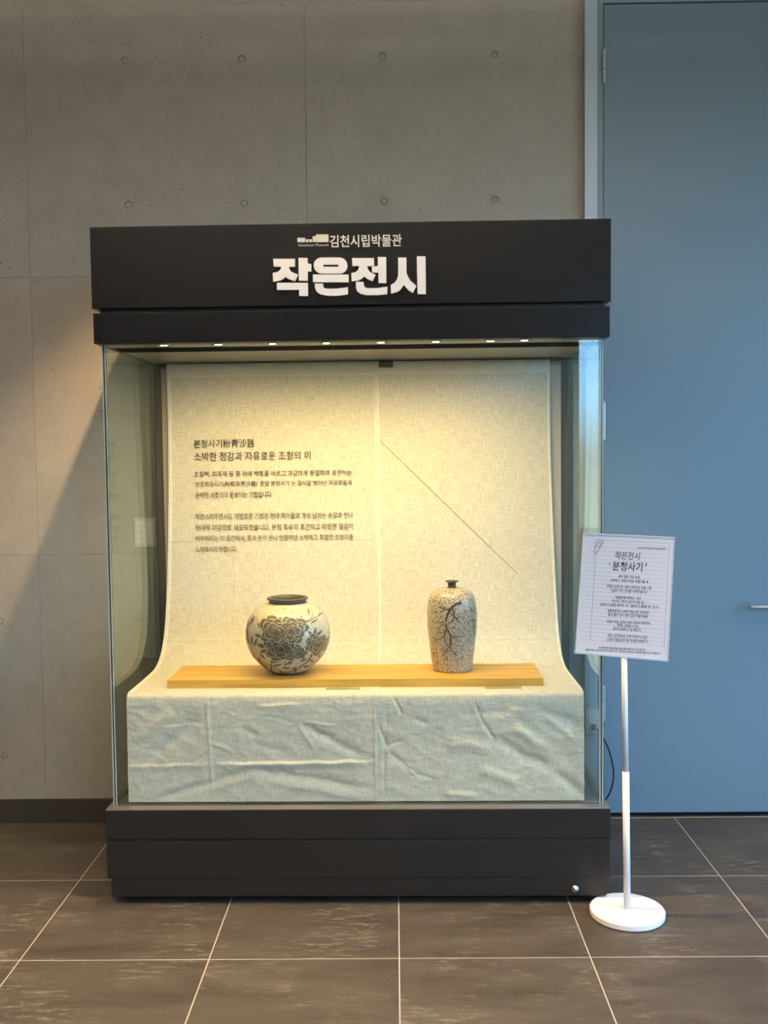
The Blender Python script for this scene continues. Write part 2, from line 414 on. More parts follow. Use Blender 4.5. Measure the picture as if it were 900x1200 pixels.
ceiling = bx('ceiling', ROOM_L, ROOM_R, ROOM_F, WY + 0.14, CEIL, CEIL + 0.1, M_CEIL); tag(ceiling, kind='structure')
wall_left = bx('wall_left', ROOM_L - 0.1, ROOM_L, ROOM_F, WY + 0.14, -0.06, CEIL, M_PLASTER); tag(wall_left, kind='structure')
def wall_with_hole(name, horiz, pos, a0, a1, w):
    bm = bmesh.new(); t0, t1 = pos
    for (p, q, z0, z1) in ((a0, w[0], -0.06, CEIL), (w[1], a1, -0.06, CEIL), (w[0], w[1], -0.06, w[2]), (w[0], w[1], w[3], CEIL)):
        if horiz: box(bm, p, q, t0, t1, z0, z1)
        else: box(bm, t0, t1, p, q, z0, z1)
    return tag(obj(name, bm, M_PLASTER), kind='structure')
wall_with_hole('wall_front', True, (ROOM_F - 0.1, ROOM_F), ROOM_L, ROOM_R, WIN1)
wall_with_hole('wall_right', False, (ROOM_R, ROOM_R + 0.1), ROOM_F, WY + 0.14, WIN2)
def window(name, horiz, pos, w, nm):
    t0, t1 = pos
    def B(bm, p, q, z0, z1, d=0.0):
        if horiz: box(bm, p, q, t0 + d, t1 - d, z0, z1)
        else: box(bm, t0 + d, t1 - d, p, q, z0, z1)
    bm = bmesh.new(); fw = 0.05
    B(bm, w[0], w[1], w[2], w[2] + fw); B(bm, w[0], w[1], w[3] - fw, w[3])
    B(bm, w[0], w[0] + fw, w[2] + fw, w[3] - fw); B(bm, w[1] - fw, w[1], w[2] + fw, w[3] - fw)
    win = tag(obj(name, bm, M_FRAME), kind='structure')
    for k in range(1, nm):
        x = w[0] + (w[1] - w[0]) * k / nm; bm = bmesh.new(); B(bm, x - 0.02, x + 0.02, w[2] + fw, w[3] - fw); obj('mullion', bm, M_FRAME, win)
    bm = bmesh.new(); B(bm, w[0] + fw, w[1] - fw, w[2] + fw, w[3] - fw, 0.034); obj('pane', bm, M_GLASS, win)
window('window_1', True, (ROOM_F - 0.09, ROOM_F - 0.01), WIN1, 2)
window('window_2', False, (ROOM_R + 0.01, ROOM_R + 0.09), WIN2, 4)

# concrete wall: core + cast panels, tie holes with mortar plugs
wall = bx('wall_back', ROOM_L, 0.82, WY + 0.012, WY + 0.14, -0.06, CEIL, M_CONC); tag(wall, kind='structure')
XJ = [ROOM_L, -3.893, -2.714, -1.535, -0.3555, 0.82]; ZJ = [0.0, 1.172, 2.355, CEIL]
HX = [-3.48, -3.0, -2.30, -1.713, -1.110, -0.619, -0.030, 0.437]; HZ = [0.296, 0.887, 1.480, 2.062, 2.652, 3.248]
cutter_bm = bmesh.new()
for hx in HX:
    for hz in HZ:
        r = bmesh.ops.create_cone(cutter_bm, cap_ends=True, segments=20, radius1=0.017, radius2=0.014, depth=0.03,
                                  matrix=Matrix.Translation((hx, WY, hz)) @ Matrix.Rotation(-PI/2, 4, 'X'))
cutter = obj('cutter', cutter_bm, M_PLUG)
for a, b in zip(XJ[:-1], XJ[1:]):
    for c, d in zip(ZJ[:-1], ZJ[1:]):
        bm = bmesh.new(); g = 0.0005
        box(bm, a + g, b - g, WY, WY + 0.012, c + g, d - g, 0, 0.0006)
        p = obj('concrete_panel', bm, M_CONC, wall)
        if b > -2.0:
            md = p.modifiers.new('holes', 'BOOLEAN'); md.operation = 'DIFFERENCE'; md.object = cutter; md.solver = 'EXACT'
            dg = bpy.context.evaluated_depsgraph_get(); dg.update()
            me = bpy.data.meshes.new_from_object(p.evaluated_get(dg)); p.modifiers.clear(); p.data = me
bpy.data.objects.remove(cutter)
bm = bmesh.new(); lathe(bm, [(0.0, 0.0), (0.0110, 0.0003), (0.0132, 0.0012), (0.0142, 0.006)], 24)
bmesh.ops.recalc_face_normals(bm, faces=bm.faces)
plug_me = bpy.data.meshes.new('mortar_plug'); bm.to_mesh(plug_me); bm.free(); plug_me.materials.append(M_PLUG)
plug_me.materials[0] = simple('plug_mortar', (0.34, 0.325, 0.295), 0.85)
for hx in HX:
    for hz in HZ:
        if hx < -2.0: continue
        o = bpy.data.objects.new('mortar_plug', plug_me); link(o, wall); o.location = (hx, WY + 0.0022, hz); o.rotation_euler = (-PI/2, 0, 0)

bb = empty('baseboard_back', (0, WY, 0), kind='structure')
xs = [ROOM_L, -3.9, -3.3, -2.7, -2.1, -1.497, -0.9, -0.3, 0.3, 0.805]
for a, b in zip(xs[:-1], xs[1:]):
    bx('baseboard_tile', a + 0.0007, b - 0.0007, -0.011, -0.0005, 0.0012, 0.1037 + random.uniform(-0.0006, 0.0006), M_BASEB, bb, 0.0006)

# door
door = empty('door_1', (0, WY, 0), kind='structure')
DX0, DX1, DZ1 = 0.8925, 1.72, 3.443
bm = bmesh.new()
box(bm, 0.8075, 0.860, -0.028, 0.10, -0.001, CEIL - 0.0005, 0, 0.0015)
obj('architrave', bm, M_FRAME, door)
bm = bmesh.new(); box(bm, 0.8605, 0.888, -0.010, 0.10, -0.001, CEIL - 0.0005, 0, 0.001)
obj('jamb', bm, M_JAMB, door)
bm = bmesh.new(); box(bm, 0.8885, DX1 + 0.02, -0.010, 0.10, DZ1 + 0.004, CEIL - 0.0005, 0, 0.001); obj('door_head', bm, M_JAMB, door)
bm = bmesh.new(); box(bm, DX1 + 0.005, DX1 + 0.1, -0.010, 0.10, -0.001, DZ1 + 0.003, 0, 0.001); obj('jamb', bm, M_JAMB, door)
bx('door_backing', 0.889, DX1 + 0.004, 0.045, 0.10, 0.0, DZ1 + 0.003, M_GAP, door)
leaf = bx('door_leaf', DX0, DX1, 0.0, 0.04, 0.022, DZ1, M_DOOR, door, 0.001)
wr = bx('wall_return', DX1 + 0.101, ROOM_R, WY, WY + 0.14, -0.06, CEIL, M_PLASTER); wr.name = 'wall_back_right'; tag(wr, kind='structure')
for hz0, hz1 in ((3.126, 3.255), (1.64, 1.796), (0.432, 0.575)):
    bm = bmesh.new(); k = (hz1 - hz0) / 5
    for s in range(5):
        lathe(bm, [(0, 0), (0.0085, 0.0004), (0.0085, k - 0.0022), (0, k - 0.0018)], 16, (0.8912, -0.0105, hz0 + s * k), smooth=False)
    lathe(bm, [(0, -0.01), (0.004, -0.008), (0.0052, 0)], 16, (0.8912, -0.0105, hz0)); lathe(bm, [(0.0052, 0), (0.004, 0.008), (0, 0.01)], 16, (0.8912, -0.0105, hz1))
    box(bm, 0.888, 0.8955, -0.0075, -0.0005, hz0, hz1)
    bmesh.ops.recalc_face_normals(bm, faces=bm.faces); obj('hinge', bm, M_HINGE, door)
hd = empty('door_handle', (0, 0, 0)); hd.parent = door
bm = bmesh.new(); tube(bm, [(1.50, -0.058, 0.925), (1.53, -0.062, 0.925), (1.60, -0.062, 0.925), (1.652, -0.060, 0.925), (1.662, -0.035, 0.925), (1.662, -0.004, 0.925)], 0.0095, 14)
bmesh.ops.recalc_face_normals(bm, faces=bm.faces); obj('lever', bm, M_HINGE, hd)
bm = bmesh.new(); lathe(bm, [(0, 0), (0.026, 0), (0.026, 0.006), (0, 0.008)], 28); bmesh.ops.recalc_face_normals(bm, faces=bm.faces)
o = obj('rose', bm, M_HINGE, hd); o.rotation_euler = (PI/2, 0, 0); o.location = (1.662, 0, 0.925)

# ------------------------------------------------------------------ display case
CX, CY, CA = -0.1442, 0.3759, -0.00989
case = empty('display_case', (CX, CY, 0), CA,
             'tall black framed glass museum display case standing against the concrete wall', 'display case')
CD = 0.785; HW = 0.8864; BW = 0.8868
Z7, Z5, Z6 = 0.030, 0.345, 0.2345
def band(name, hw, z0, z1, y0=0.0, y1=CD, bev=0.003, m=M_BLACK):
    bm = bmesh.new(); box(bm, -hw, hw, y0, y1, z0, z1, 0, bev); return obj(name, bm, m, case)
header = band('sign_header', HW, 2.094, 2.3718)
band('header_groove', HW - 0.022, 2.0795, 2.0935, 0.022, CD - 0.01, 0, M_DARK)
# canopy: ring below with an open soffit
bm = bmesh.new()
box(bm, -0.883, 0.883, 0.0, 0.034, 1.975, 2.079, 0, 0.003)
box(bm, -0.883, 0.883, 0.7585, CD, 1.975, 2.079, 0, 0.003)
box(bm, -0.883, -0.874, 0.035, 0.758, 1.975, 2.079, 0, 0.001); box(bm, 0.874, 0.883, 0.035, 0.758, 1.975, 2.079, 0, 0.001)
canopy = obj('canopy_band', bm, M_BLACK, case)
# soffit strips: front light strip, dark slot, rear strip
bx('soffit_strip', -0.8735, 0.8735, 0.0345, 0.132, 1.974, 2.04, M_INNER, case, 0.001)
bx('soffit_slot', -0.8735, 0.8735, 0.1325, 0.300, 1.9765, 2.04, simple('slot_felt', (0.010, 0.010, 0.009), 1.0, spec=0.0), case)
bx('soffit_strip', -0.8735, 0.8735, 0.3005, 0.743, 1.975, 2.04, M_INNER, case, 0.001)
# back
bx('back_panel', -0.862, 0.862, 0.744, 0.757, Z5 + 0.001, 1.9735, M_BACKP, case)
bx('backing_board', -0.829, 0.830, 0.722, 0.742, 0.74, 1.960, M_BOARD2, case, 0.002)
# base
band('base_upper_tier', BW, Z6 + 0.0035, Z5 - 0.0035, 0, CD, m=M_GRAPH)
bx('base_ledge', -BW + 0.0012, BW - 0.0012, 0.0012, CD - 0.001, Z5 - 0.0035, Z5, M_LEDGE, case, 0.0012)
band('base_groove', BW - 0.006, Z6 - 0.001, Z6 + 0.0035, 0.006, CD - 0.006, 0, M_DARK)
band('base_lower_tier', BW - 0.001, 0.098, Z6 - 0.001, 0, CD, m=M_GRAPH)
band('kickboard', BW - 0.014, Z7, 0.0975, 0.003, CD - 0.012, 0.002, M_GRAPH)
for sx in (-0.80, 0.80):
    for sy in (0.09, CD - 0.09):
        bm = bmesh.new(); lathe(bm, [(0, 0), (0.03, 0), (0.03, 0.008), (0.012, 0.012), (0.012, 0.03), (0, 0.03)], 20, (sx, sy, 0), smooth=False)
        bmesh.ops.recalc_face_normals(bm, faces=bm.faces); obj('foot', bm, M_DARK, case)
lock = bmesh.new()
lathe(lock, [(0, 0.011), (0.004, 0.011), (0.0045, 0.007), (0.0095, 0.007), (0.0125, 0.005), (0.0135, 0)], 28)
bmesh.ops.recalc_face_normals(lock, faces=lock.faces)
o = obj('lock', lock, M_CHROME, case, True); o.rotation_euler = (PI/2, 0, 0); o.location = (0.763, 0.003, 0.056)
tag(o, 'small round chrome lock at the right end of the black base')
# glass panes with polished edges
def pane(name, x0, x1, y0, y1, z0, z1, thin):
    bm = bmesh.new(); fs = box(bm, x0, x1, y0, y1, z0, z1)
    bm.normal_update()
    for f in fs:
        nrm = f.normal
        f.material_index = 0 if abs(nrm[thin]) > 0.9 else 1
    bmesh.ops.recalc_face_normals(bm, faces=bm.faces)
    return obj(name, bm, [M_GLASS, M_GEDGE], case)
GX = 0.868
pane('front_glass', -GX + 0.0125, GX - 0.0125, 0.042, 0.050, Z5 + 0.0005, 1.974, 1)
pane('side_glass', -GX, -GX + 0.012, 0.041, 0.757, Z5 + 0.0005, 1.974, 0)
pane('side_glass', GX - 0.012, GX, 0.041, 0.757, Z5 + 0.0005, 1.974, 0)
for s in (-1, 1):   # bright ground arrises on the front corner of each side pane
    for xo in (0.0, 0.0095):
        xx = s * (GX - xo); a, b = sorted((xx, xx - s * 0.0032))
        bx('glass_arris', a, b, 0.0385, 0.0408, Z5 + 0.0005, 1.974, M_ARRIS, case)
# downlights in the soffit
LEDS = [-0.655, -0.465, -0.275, -0.087, 0.103, 0.293, 0.483]
def downlight(x, y, z, k):
    bm = bmesh.new(); lathe(bm, [(0.014, 0.006), (0.021, 0.0), (0.023, 0.0), (0.023, 0.008)], 24, (x, y, z - 0.003)); bmesh.ops.recalc_face_normals(bm, faces=bm.faces)
    rim = obj('downlight', bm, M_CHROME, case, True)
    bm = bmesh.new(); lathe(bm, [(0.0, 0.0), (0.0135, 0.0)], 24, (x, y, z - 0.0008)); obj('lens', bm, M_LED, rim)
    s = spot('case_spot_light', (x, y, z - 0.006), LED_W * k, LED_COL, 146, 1.0, 0.008, (math.radians(20), 0, 0)); s.parent = case
for x in LEDS: downlight(x, 0.060, 1.974, 1.0)
downlight(0.60, 0.060, 1.974, 0.25)

# header lettering, traced (crop of 96x60 px at 9.375 px per px) and mapped on the header front
def hp(u, v):                                    # photo pixel -> header-front local x,z
    return (-0.260 + (u - 320) * 0.0029 , 2.264 - (v - 300) * 0.00291 - (u - 320) * 0.0000489 + (u-320)*0.000049)
def rowfix(u): return (u - 320) * 0.0162         # the header's rows climb to the right in the photograph
def fnl(off_u, crop):
    def f(U, V, d):
        u = crop + U / 9.375; v = 296 + V / 9.375 + rowfix(u)
        x, z = hp(u, v); return Vector((x, -0.0003 - d, z))
    return f
def arc(cx, cy, rx, ry, a0, a1, k=8):
    return [(cx + rx * math.cos(math.radians(a0 + (a1 - a0) * i / k)), cy + ry * math.sin(math.radians(a0 + (a1 - a0) * i / k))) for i in range(k + 1)]
LD = 0.011
S1 = [  # jak
    [(62, 76), (300, 76), (300, 160), (232, 160), (238, 190), (262, 218), (300, 236), (334, 246), (296, 316), (250, 302), (214, 286), (194, 268), (170, 290), (130, 310), (58, 324), (54, 228), (96, 222), (126, 206), (144, 184), (146, 160), (66, 160)],
    [(340, 66), (438, 66), (438, 126), (478, 132), (478, 212), (438, 212), (438, 312), (340, 312)],
    [(98, 336), (438, 336), (438, 478), (340, 478), (340, 412), (98, 412)]]
S2_out = arc(596, 148, 90, 86, 270, 90, 12) + arc(790, 148, 86, 86, 90, -90, 12)
S2_hole = [(610, 138), (776, 138), (776, 162), (610, 162)]
S2 = [[(496, 246), (888, 246), (888, 328), (496, 328)],
      [(516, 344), (606, 344), (606, 376), (620, 394), (660, 400), (760, 398), (830, 390), (878, 382), (878, 460), (820, 470), (740, 477), (640, 474), (570, 458), (530, 424), (516, 386)]]
S3 = [[(48, 68), (286, 68), (286, 152), (212, 152), (218, 186), (246, 222), (302, 248), (268, 316), (222, 298), (176, 264), (150, 290), (110, 310), (40, 318), (36, 230), (82, 220), (112, 196), (126, 152), (50, 152)],
      [(330, 56), (420, 56), (420, 336), (334, 336), (334, 222), (266, 222), (262, 156), (316, 156), (330, 146)],
      [(86, 324), (170, 324), (172, 360), (186, 386), (220, 394), (320, 392), (430, 376), (428, 456), (330, 468), (200, 468), (130, 452), (94, 418), (86, 386)]]
S4 = [[(552, 62), (642, 62), (642, 220), (652, 256), (684, 312), (748, 366), (708, 444), (660, 412), (612, 356), (570, 412), (530, 434), (470, 450), (468, 358), (510, 334), (538, 296), (552, 240)],
      [(758, 48), (852, 48), (852, 456), (762, 456)]]
for crop, pieces, ring in ((314, S1, None), (314, S2, (S2_out, S2_hole)), (408, S3, None), (408, S4, None)):
    bm = bmesh.new(); f = fnl(0, crop)
    for pc in pieces: extrude_poly(bm, pc, f, LD)
    if ring: extrude_poly(bm, ring[0], f, LD, [ring[1]])
    obj('raised_letter', bm, M_LETTER, header)
# museum emblem (stepped building blocks) and small lettering
lg = bmesh.new()
def ff(u, v, d):
    x, z = hp(u, v + rowfix(u)); return Vector((x, -0.0003 - d, z))
for u0, v0, u1, v1 in ((349, 279.3, 358, 284.2), (359, 281, 362, 284.2), (363, 281, 366.2, 284.2), (367, 277.5, 370.5, 284), (370.7, 275.4, 385.5, 284.1)):
    extrude_poly(lg, [(u0, v0), (u1, v0), (u1, v1), (u0, v1)], ff, 0.0015)
place_text(lg, 'Gimcheon Museum', -0.174, -0.070, 2.2985, 0.0095, lambda x, z: Vector((x, -0.0008, z)), bold=0.0)
obj('museum_emblem', lg, M_LOGO, header)
bm = bmesh.new(); place_text(bm, '김천시립박물관', -0.0655, 0.1790, 2.3095, 0.041, lambda x, z: Vector((x, -0.0009, z)), bold=0.012)
obj('lettering', bm, M_LOGO, header)

# ------------------------------------------------------------------ plinth and linen cloths
def local(name, label, cat, **kw):
    return empty(name, (CX, CY, 0), CA, label, cat, **kw)
pl = bx('display_plinth', -0.806, 0.792, 0.082, 0.58, Z5 + 0.001, 0.7265, M_PLINTH)
pl.location = (CX, CY, 0); pl.rotation_euler = (0, 0, CA)
tag(pl, 'low box hidden under the white linen, its dark side seen beside the glass', 'plinth')

PATH = [(0.706, 1.966), (0.6965, 1.943), (0.700, 1.80), (0.704, 1.50), (0.705, 1.36), (0.700, 1.15), (0.690, 1.04), (0.668, 0.935),
        (0.640, 0.858), (0.604, 0.808), (0.553, 0.768), (0.485, 0.744), (0.42, 0.7375), (0.30, 0.736), (0.16, 0.736), (0.092, 0.7355), (0.078, 0.7315), (0.072, 0.720),
        (0.070, 0.66), (0.069, 0.50), (0.066, 0.36), (0.062, 0.3475)]
def resample(path, step):
    pts = smoothpts([(0, a, b) for a, b in path], 12)
    out = [pts[0]]; acc = 0
    L = [0]
    for a, b in zip(pts[:-1], pts[1:]): L.append(L[-1] + (b - a).length)
    n = int(L[-1] / step); res = []; k = 0
    for i in range(n + 1):
        s = L[-1] * i / n
        while k < len(L) - 2 and L[k+1] < s: k += 1
        t = (s - L[k]) / max(1e-9, L[k+1] - L[k]); res.append((s, pts[k].lerp(pts[k+1], t)))
    return res
RS = resample(PATH, 0.004)
S_FRONT = min(s for s, p in RS if p.z < 0.7355 and p.y < 0.1)
def sstep(a, b, x):
    t = min(1, max(0, (x - a) / (b - a))); return t * t * (3 - 2 * t)
def seg_d(px, pz, a, b):
    ax, az = a; bx_, bz = b; dx, dz = bx_ - ax, bz - az; L2 = dx*dx + dz*dz
    t = ((px - ax) * dx + (pz - az) * dz) / L2; tc_ = min(1, max(0, t))
    ex, ez = px - ax - dx * tc_, pz - az - dz * tc_
    side = (px - ax) * dz - (pz - az) * dx
    return math.hypot(ex, ez), tc_, (1 if side > 0 else -1)
def fpx(u, v): return (-0.82 + (u - 151.8) * 0.00305, 0.74 - (v - 812) * 0.00306)
# creases on the hanging front: (from, to, half-width m, height m, kind)  kind r=ridge, v=valley, s=step
CR_L = [((150, 897), (250, 894.5), .0045, .0030, 's'), ((250, 894.5), (445, 892), .0045, .0062, 's'),
        ((303, 826), (358, 824), .004, .0022, 's'), ((247, 812), (250, 941), .006, .0018, 'r'),
        ((352, 846), (432, 889), .016, .0050, 'v'), ((352, 846), (400, 850), .005, .0016, 'r'), ((352, 846), (330, 866), .005, .0018, 'v'),
        ((352, 846), (310, 838), .006, .0016, 'v'), ((352, 846), (372, 880), .008, .0020, 'r'),
        ((238, 836), (178, 892), .020, .0052, 'v'), ((205, 830), (160, 870), .015, .0030, 'r'),
        ((292, 903), (182, 938), .014, .0050, 'v'), ((250, 925), (300, 910), .01, .0024, 'r'),
        ((285, 899), (440, 926), .016, .0048, 'v'), ((310, 915), (436, 938), .012, .0026, 'r'),
        ((245, 882), (232, 892), .004, .0030, 'v'), ((250, 870), (275, 880), .006, .0018, 'r'),
        ((285, 852), (305, 862), .012, .0030, 'v'), ((300, 870), (330, 880), .010, .0020, 'v'),
        ((185, 850), (247, 848), .003, .0012, 's'), ((370, 860), (395, 866), .014, .0030, 'v'), ((441, 812), (443, 941), .0035, .0016, 'r')]
CR_R = [((463, 815), (474, 839), .0045, .0028, 'v'), ((487, 843), (503, 848), .010, .0034, 'v'),
        ((560, 826), (568, 848), .004, .0022, 'v'), ((568, 848), (582, 868), .006, .0032, 'v'), ((582, 868), (650, 905), .020, .0062, 'v'), ((650, 905), (684, 934), .018, .0056, 'v'),
        ((600, 850), (640, 880), .018, .0036, 'r'), ((445, 848), (458, 880), .006, .0030, 'v'), ((458, 880), (484, 906), .008, .0030, 'v'), ((484, 906), (512, 914), .008, .0026, 'v'),
        ((452, 877), (476, 866), .006, .0036, 'v'), ((520, 868), (580, 880), .022, .0030, 'r'), ((470, 893), (492, 912), .004, .0020, 'r'),
        ((625, 830), (684, 852), .018, .0040, 'v'), ((540, 838), (600, 834), .012, .0024, 'v'), ((520, 930), (560, 935), .012, .0026, 'r'),
        ((455, 830), (452, 941), .006, .0016, 'v'), ((640, 838), (675, 870), .014, .0028, 'r'), ((560, 900), (615, 922), .02, .0034, 'r')]
def conv(L): return [(fpx(*a), fpx(*b), w_, h, k) for a, b, w_, h, k in L]
CR_L, CR_R = conv(CR_L), conv(CR_R)
def front_disp(x, z, cr, seed):
    d = 0.0
    wx = x + 0.006 * noise.noise(Vector((x * 14, z * 14, seed))); wz = z + 0.0045 * noise.noise(Vector((x * 16, z * 16, seed + 9)))
    for a, b, w_, h, k in cr:
        dist, t, side = seg_d(wx, wz, a, b)
        if dist > 3.2 * w_ * (4 if k == 's' else 1): continue
        taper = min(1.0, 4.5 * t + 0.12, 4.5 * (1 - t) + 0.12)
        if k == 's':
            e = math.exp(-(dist / (w_ * (4 if side > 0 else 0.7))) ** 2); d += h * taper * e * (1 if side > 0 else 1)
        else:
            e = math.exp(-(dist / w_) ** 2); d += (h if k == 'r' else -h) * taper * e
    m = 1 - abs(noise.noise(Vector((x * 9, z * 15, seed + 3)))) * 2
    d += 0.0016 * m + 0.0022 * noise.noise(Vector((x * 3.1, z * 4.2, seed + 5)))
    m2 = 1 - abs(noise.noise(Vector((x * 24 + z * 9, z * 40, seed + 7)))) * 2.4
    d += 0.0005 * m2
    top = sstep(0.742, 0.70, z)
    return 1.65 * d * (0.15 + 0.85 * top) * (0.45 + 0.55 * sstep(0.345, 0.375, z))
def cloth(name, xf0, xf1, cr, seed, lift, zcreases, label, notch=None):
    nx = 230 if cr is CR_L else 190
    bm = bmesh.new(); uvl = bm.loops.layers.uv.new('UVMap'); grid = []
    for i, (s, p) in enumerate(RS):
        q0 = RS[max(0, i-1)][1]; q1 = RS[min(len(RS)-1, i+1)][1]
        t = (q1 - q0).normalized(); nrm = Vector((0, t.z, -t.y))      # outward: towards viewer / up
        if nrm.y > 0.2: nrm = -nrm
        if nrm.z < -0.2: nrm = -nrm
        row = []
        for k in range(nx + 1):
            a = k / nx; x = xf0(p) * (1 - a) + xf1(p) * a
            d = lift
            if s > S_FRONT: d += front_disp(x, p.z, cr, seed)
            else:
                fade = sstep(1.95, 1.90, p.z)
                d += 0.0022 * fade * noise.noise(Vector((x * 1.6, s * 1.3, seed)))
                d += 0.0004 * noise.noise(Vector((x * 12, s * 9, seed)))
                for zc, h, x0, x1 in zcreases:
                    if x0 <= x <= x1 and p.y > 0.5: d += h * math.exp(-((p.z - zc) / 0.004) ** 2) - 0.6 * h * math.exp(-((p.z - zc + 0.008) / 0.006) ** 2)
                for xc in ((-0.53, -0.035) if cr is CR_L else (0.34,)):
                    d += 0.0009 * math.exp(-((x - xc) / 0.004) ** 2)
                if p.z > 1.915 and p.y > 0.6: d += 0.0016 * sstep(1.912, 1.917, p.z)      # sleeve for the rod
                e_ = min(x - xf0(p), xf1(p) - x); d += 0.0012 * (1 - sstep(0.012, 0.016, e_))
            row.append((Vector((x, p.y, p.z)) + nrm * d, (x, s), min(x - xf0(p), xf1(p) - x)))
        grid.append(row)
    vv = [[bm.verts.new(c[0]) for c in r] for r in grid]
    for i in range(len(RS) - 1):
        for k in range(nx):
            if notch and RS[i][1].z > notch[1] and RS[i][1].y > 0.5 and grid[i][k][1][0] < notch[0]: continue
            f = bm.faces.new((vv[i][k], vv[i+1][k], vv[i+1][k+1], vv[i][k+1])); f.smooth = True
            for lp, (a, b) in zip(f.loops, ((i, k), (i+1, k), (i+1, k+1), (i, k+1))): lp[uvl].uv = grid[a][b][1]
            top = RS[i][1].z > 1.915 and RS[i][1].y > 0.6
            f.material_index = 1 if (top or (grid[i][k][2] < 0.014 and RS[i][0] < S_FRONT)) else 0
    bmesh.ops.delete(bm, geom=[v for v in bm.verts if not v.link_faces], context='VERTS')
    bmesh.ops.recalc_face_normals(bm, faces=bm.faces)
    o = obj(name, bm, [M_LINEN, M_HEM])
    o.location = (CX, CY, 0); o.rotation_euler = (0, 0, CA)
    tag(o, label, 'cloth')
    return o
def xl(p): return -0.820 + 0.022 * sstep(0.75, 1.8, p.z) * (1 if p.y > 0.3 else 0)
def xr(p): return 0.806 - 0.026 * sstep(0.75, 1.8, p.z) * (1 if p.y > 0.3 else 0)
cl = cloth('linen_cloth', xl, lambda p: 0.078 - 0.004 * (p.z < 0.7), CR_L, 1.0, 0.0042,
           ((0.828, 0.0012, -9, 9), (1.235, 0.0011, -9, -0.72), (1.235, 0.0011, -0.04, 9)),
           'cream linen cloth printed with dark Korean text, hung on the left behind the round jar')
cr_ob = cloth('linen_cloth', lambda p: 0.058, xr, CR_R, 7.0, 0.0034,
           ((0.828, 0.0010, -9, 9), (1.55, 0.0005, -9, 9)),
           'plain cream linen cloth without text, hung on the right behind the tall bottle', notch=(0.136, 1.945))
def cloth_y(z):
    for (s, a), (s2, b) in zip(RS[:-1], RS[1:]):
        if a.z >= z >= b.z and a.y > 0.4: return a.y + (b.y - a.y) * ((a.z - z) / max(1e-9, a.z - b.z))
    return 0.7
# print on the left cloth
bm = bmesh.new()
ct = lambda x, z: Vector((x, cloth_y(z) - 0.0078, z))
place_text(bm, '분청사기粉靑沙器', -0.693, -0.440, 1.640, 0.036, ct, 0.004); obj('title_line', bm, M_INK, cl); bm = bmesh.new()
place_text(bm, '소박한 정감과 자유로운 조형의 미', -0.693, -0.208, 1.5865, 0.037, ct, 0.004)
LINES = [(1.513, -0.694, -0.038, '조질백, 회흑색 등 흙 위에 백토를 바르고 과감하게 붓질하여 표현하는'),
         (1.4705, -0.694, -0.038, "'분장회청사기(粉粧灰靑沙器)' 준말 분청사기 는 형식을 벗어난 자유로움과"),
         (1.4265, -0.690, -0.370, '순박한 서정성이 돋보이는 기법입니다.'),
         (1.337, -0.694, -0.036, '자연스러우면서도 대범로운 기법은 현대 작가들의 개성 넘치는 손길과 만나'),
         (1.290, -0.694, -0.036, '현대적 미감으로 새로워졌습니다. 분청 특유의 포근하고 따뜻한 질감이'),
         (1.245, -0.694, -0.036, '어우러지는 이 공간에서, 흙과 붓이 만나 만들어낸 소박하고 특별한 조형미를'),
         (1.200, -0.694, -0.520, '느껴보시기 바랍니다.')]
obj('title_line', bm, M_INK, cl)
for z, a, b, s in LINES:
    bm = bmesh.new(); place_text(bm, s, a, b, z, 0.026, ct, 0.004); obj('text_line', bm, M_INK, cl)
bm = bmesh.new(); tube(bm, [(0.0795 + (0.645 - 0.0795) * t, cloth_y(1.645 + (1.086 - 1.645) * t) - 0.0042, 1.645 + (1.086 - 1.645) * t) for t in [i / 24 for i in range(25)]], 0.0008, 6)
o = obj('diagonal_reflection', bm, M_RED, cr_ob); tag(o, 'thin dark diagonal reflection line')  # a reflection modelled as a thin dark strand on the cloth

rod = bmesh.new(); tube(rod, [(-0.823, 0.712, 1.957), (0.826, 0.712, 1.957)], 0.0085, 14)
bmesh.ops.recalc_face_normals(rod, faces=rod.faces)
rod = obj('hanging_rod', rod, M_ROD); rod.location = (CX, CY, 0); rod.rotation_euler = (0, 0, CA)
tag(rod, 'thin brown wooden rod from which the two linen cloths hang', 'rod')

# ------------------------------------------------------------------ board, vases, labels
wb = local('display_board', 'long low pine board on the linen carrying both ceramic vases', 'board')
BZ0, BZ1 = 0.7406, 0.770
ys = [0.152, 0.236, 0.322, 0.413]
for a, b in zip(ys[:-1], ys[1:]):
    bx('plank', -0.694, 0.676, a + 0.0006, b - 0.0006, BZ0, BZ1, M_WOOD, wb, 0.0012)

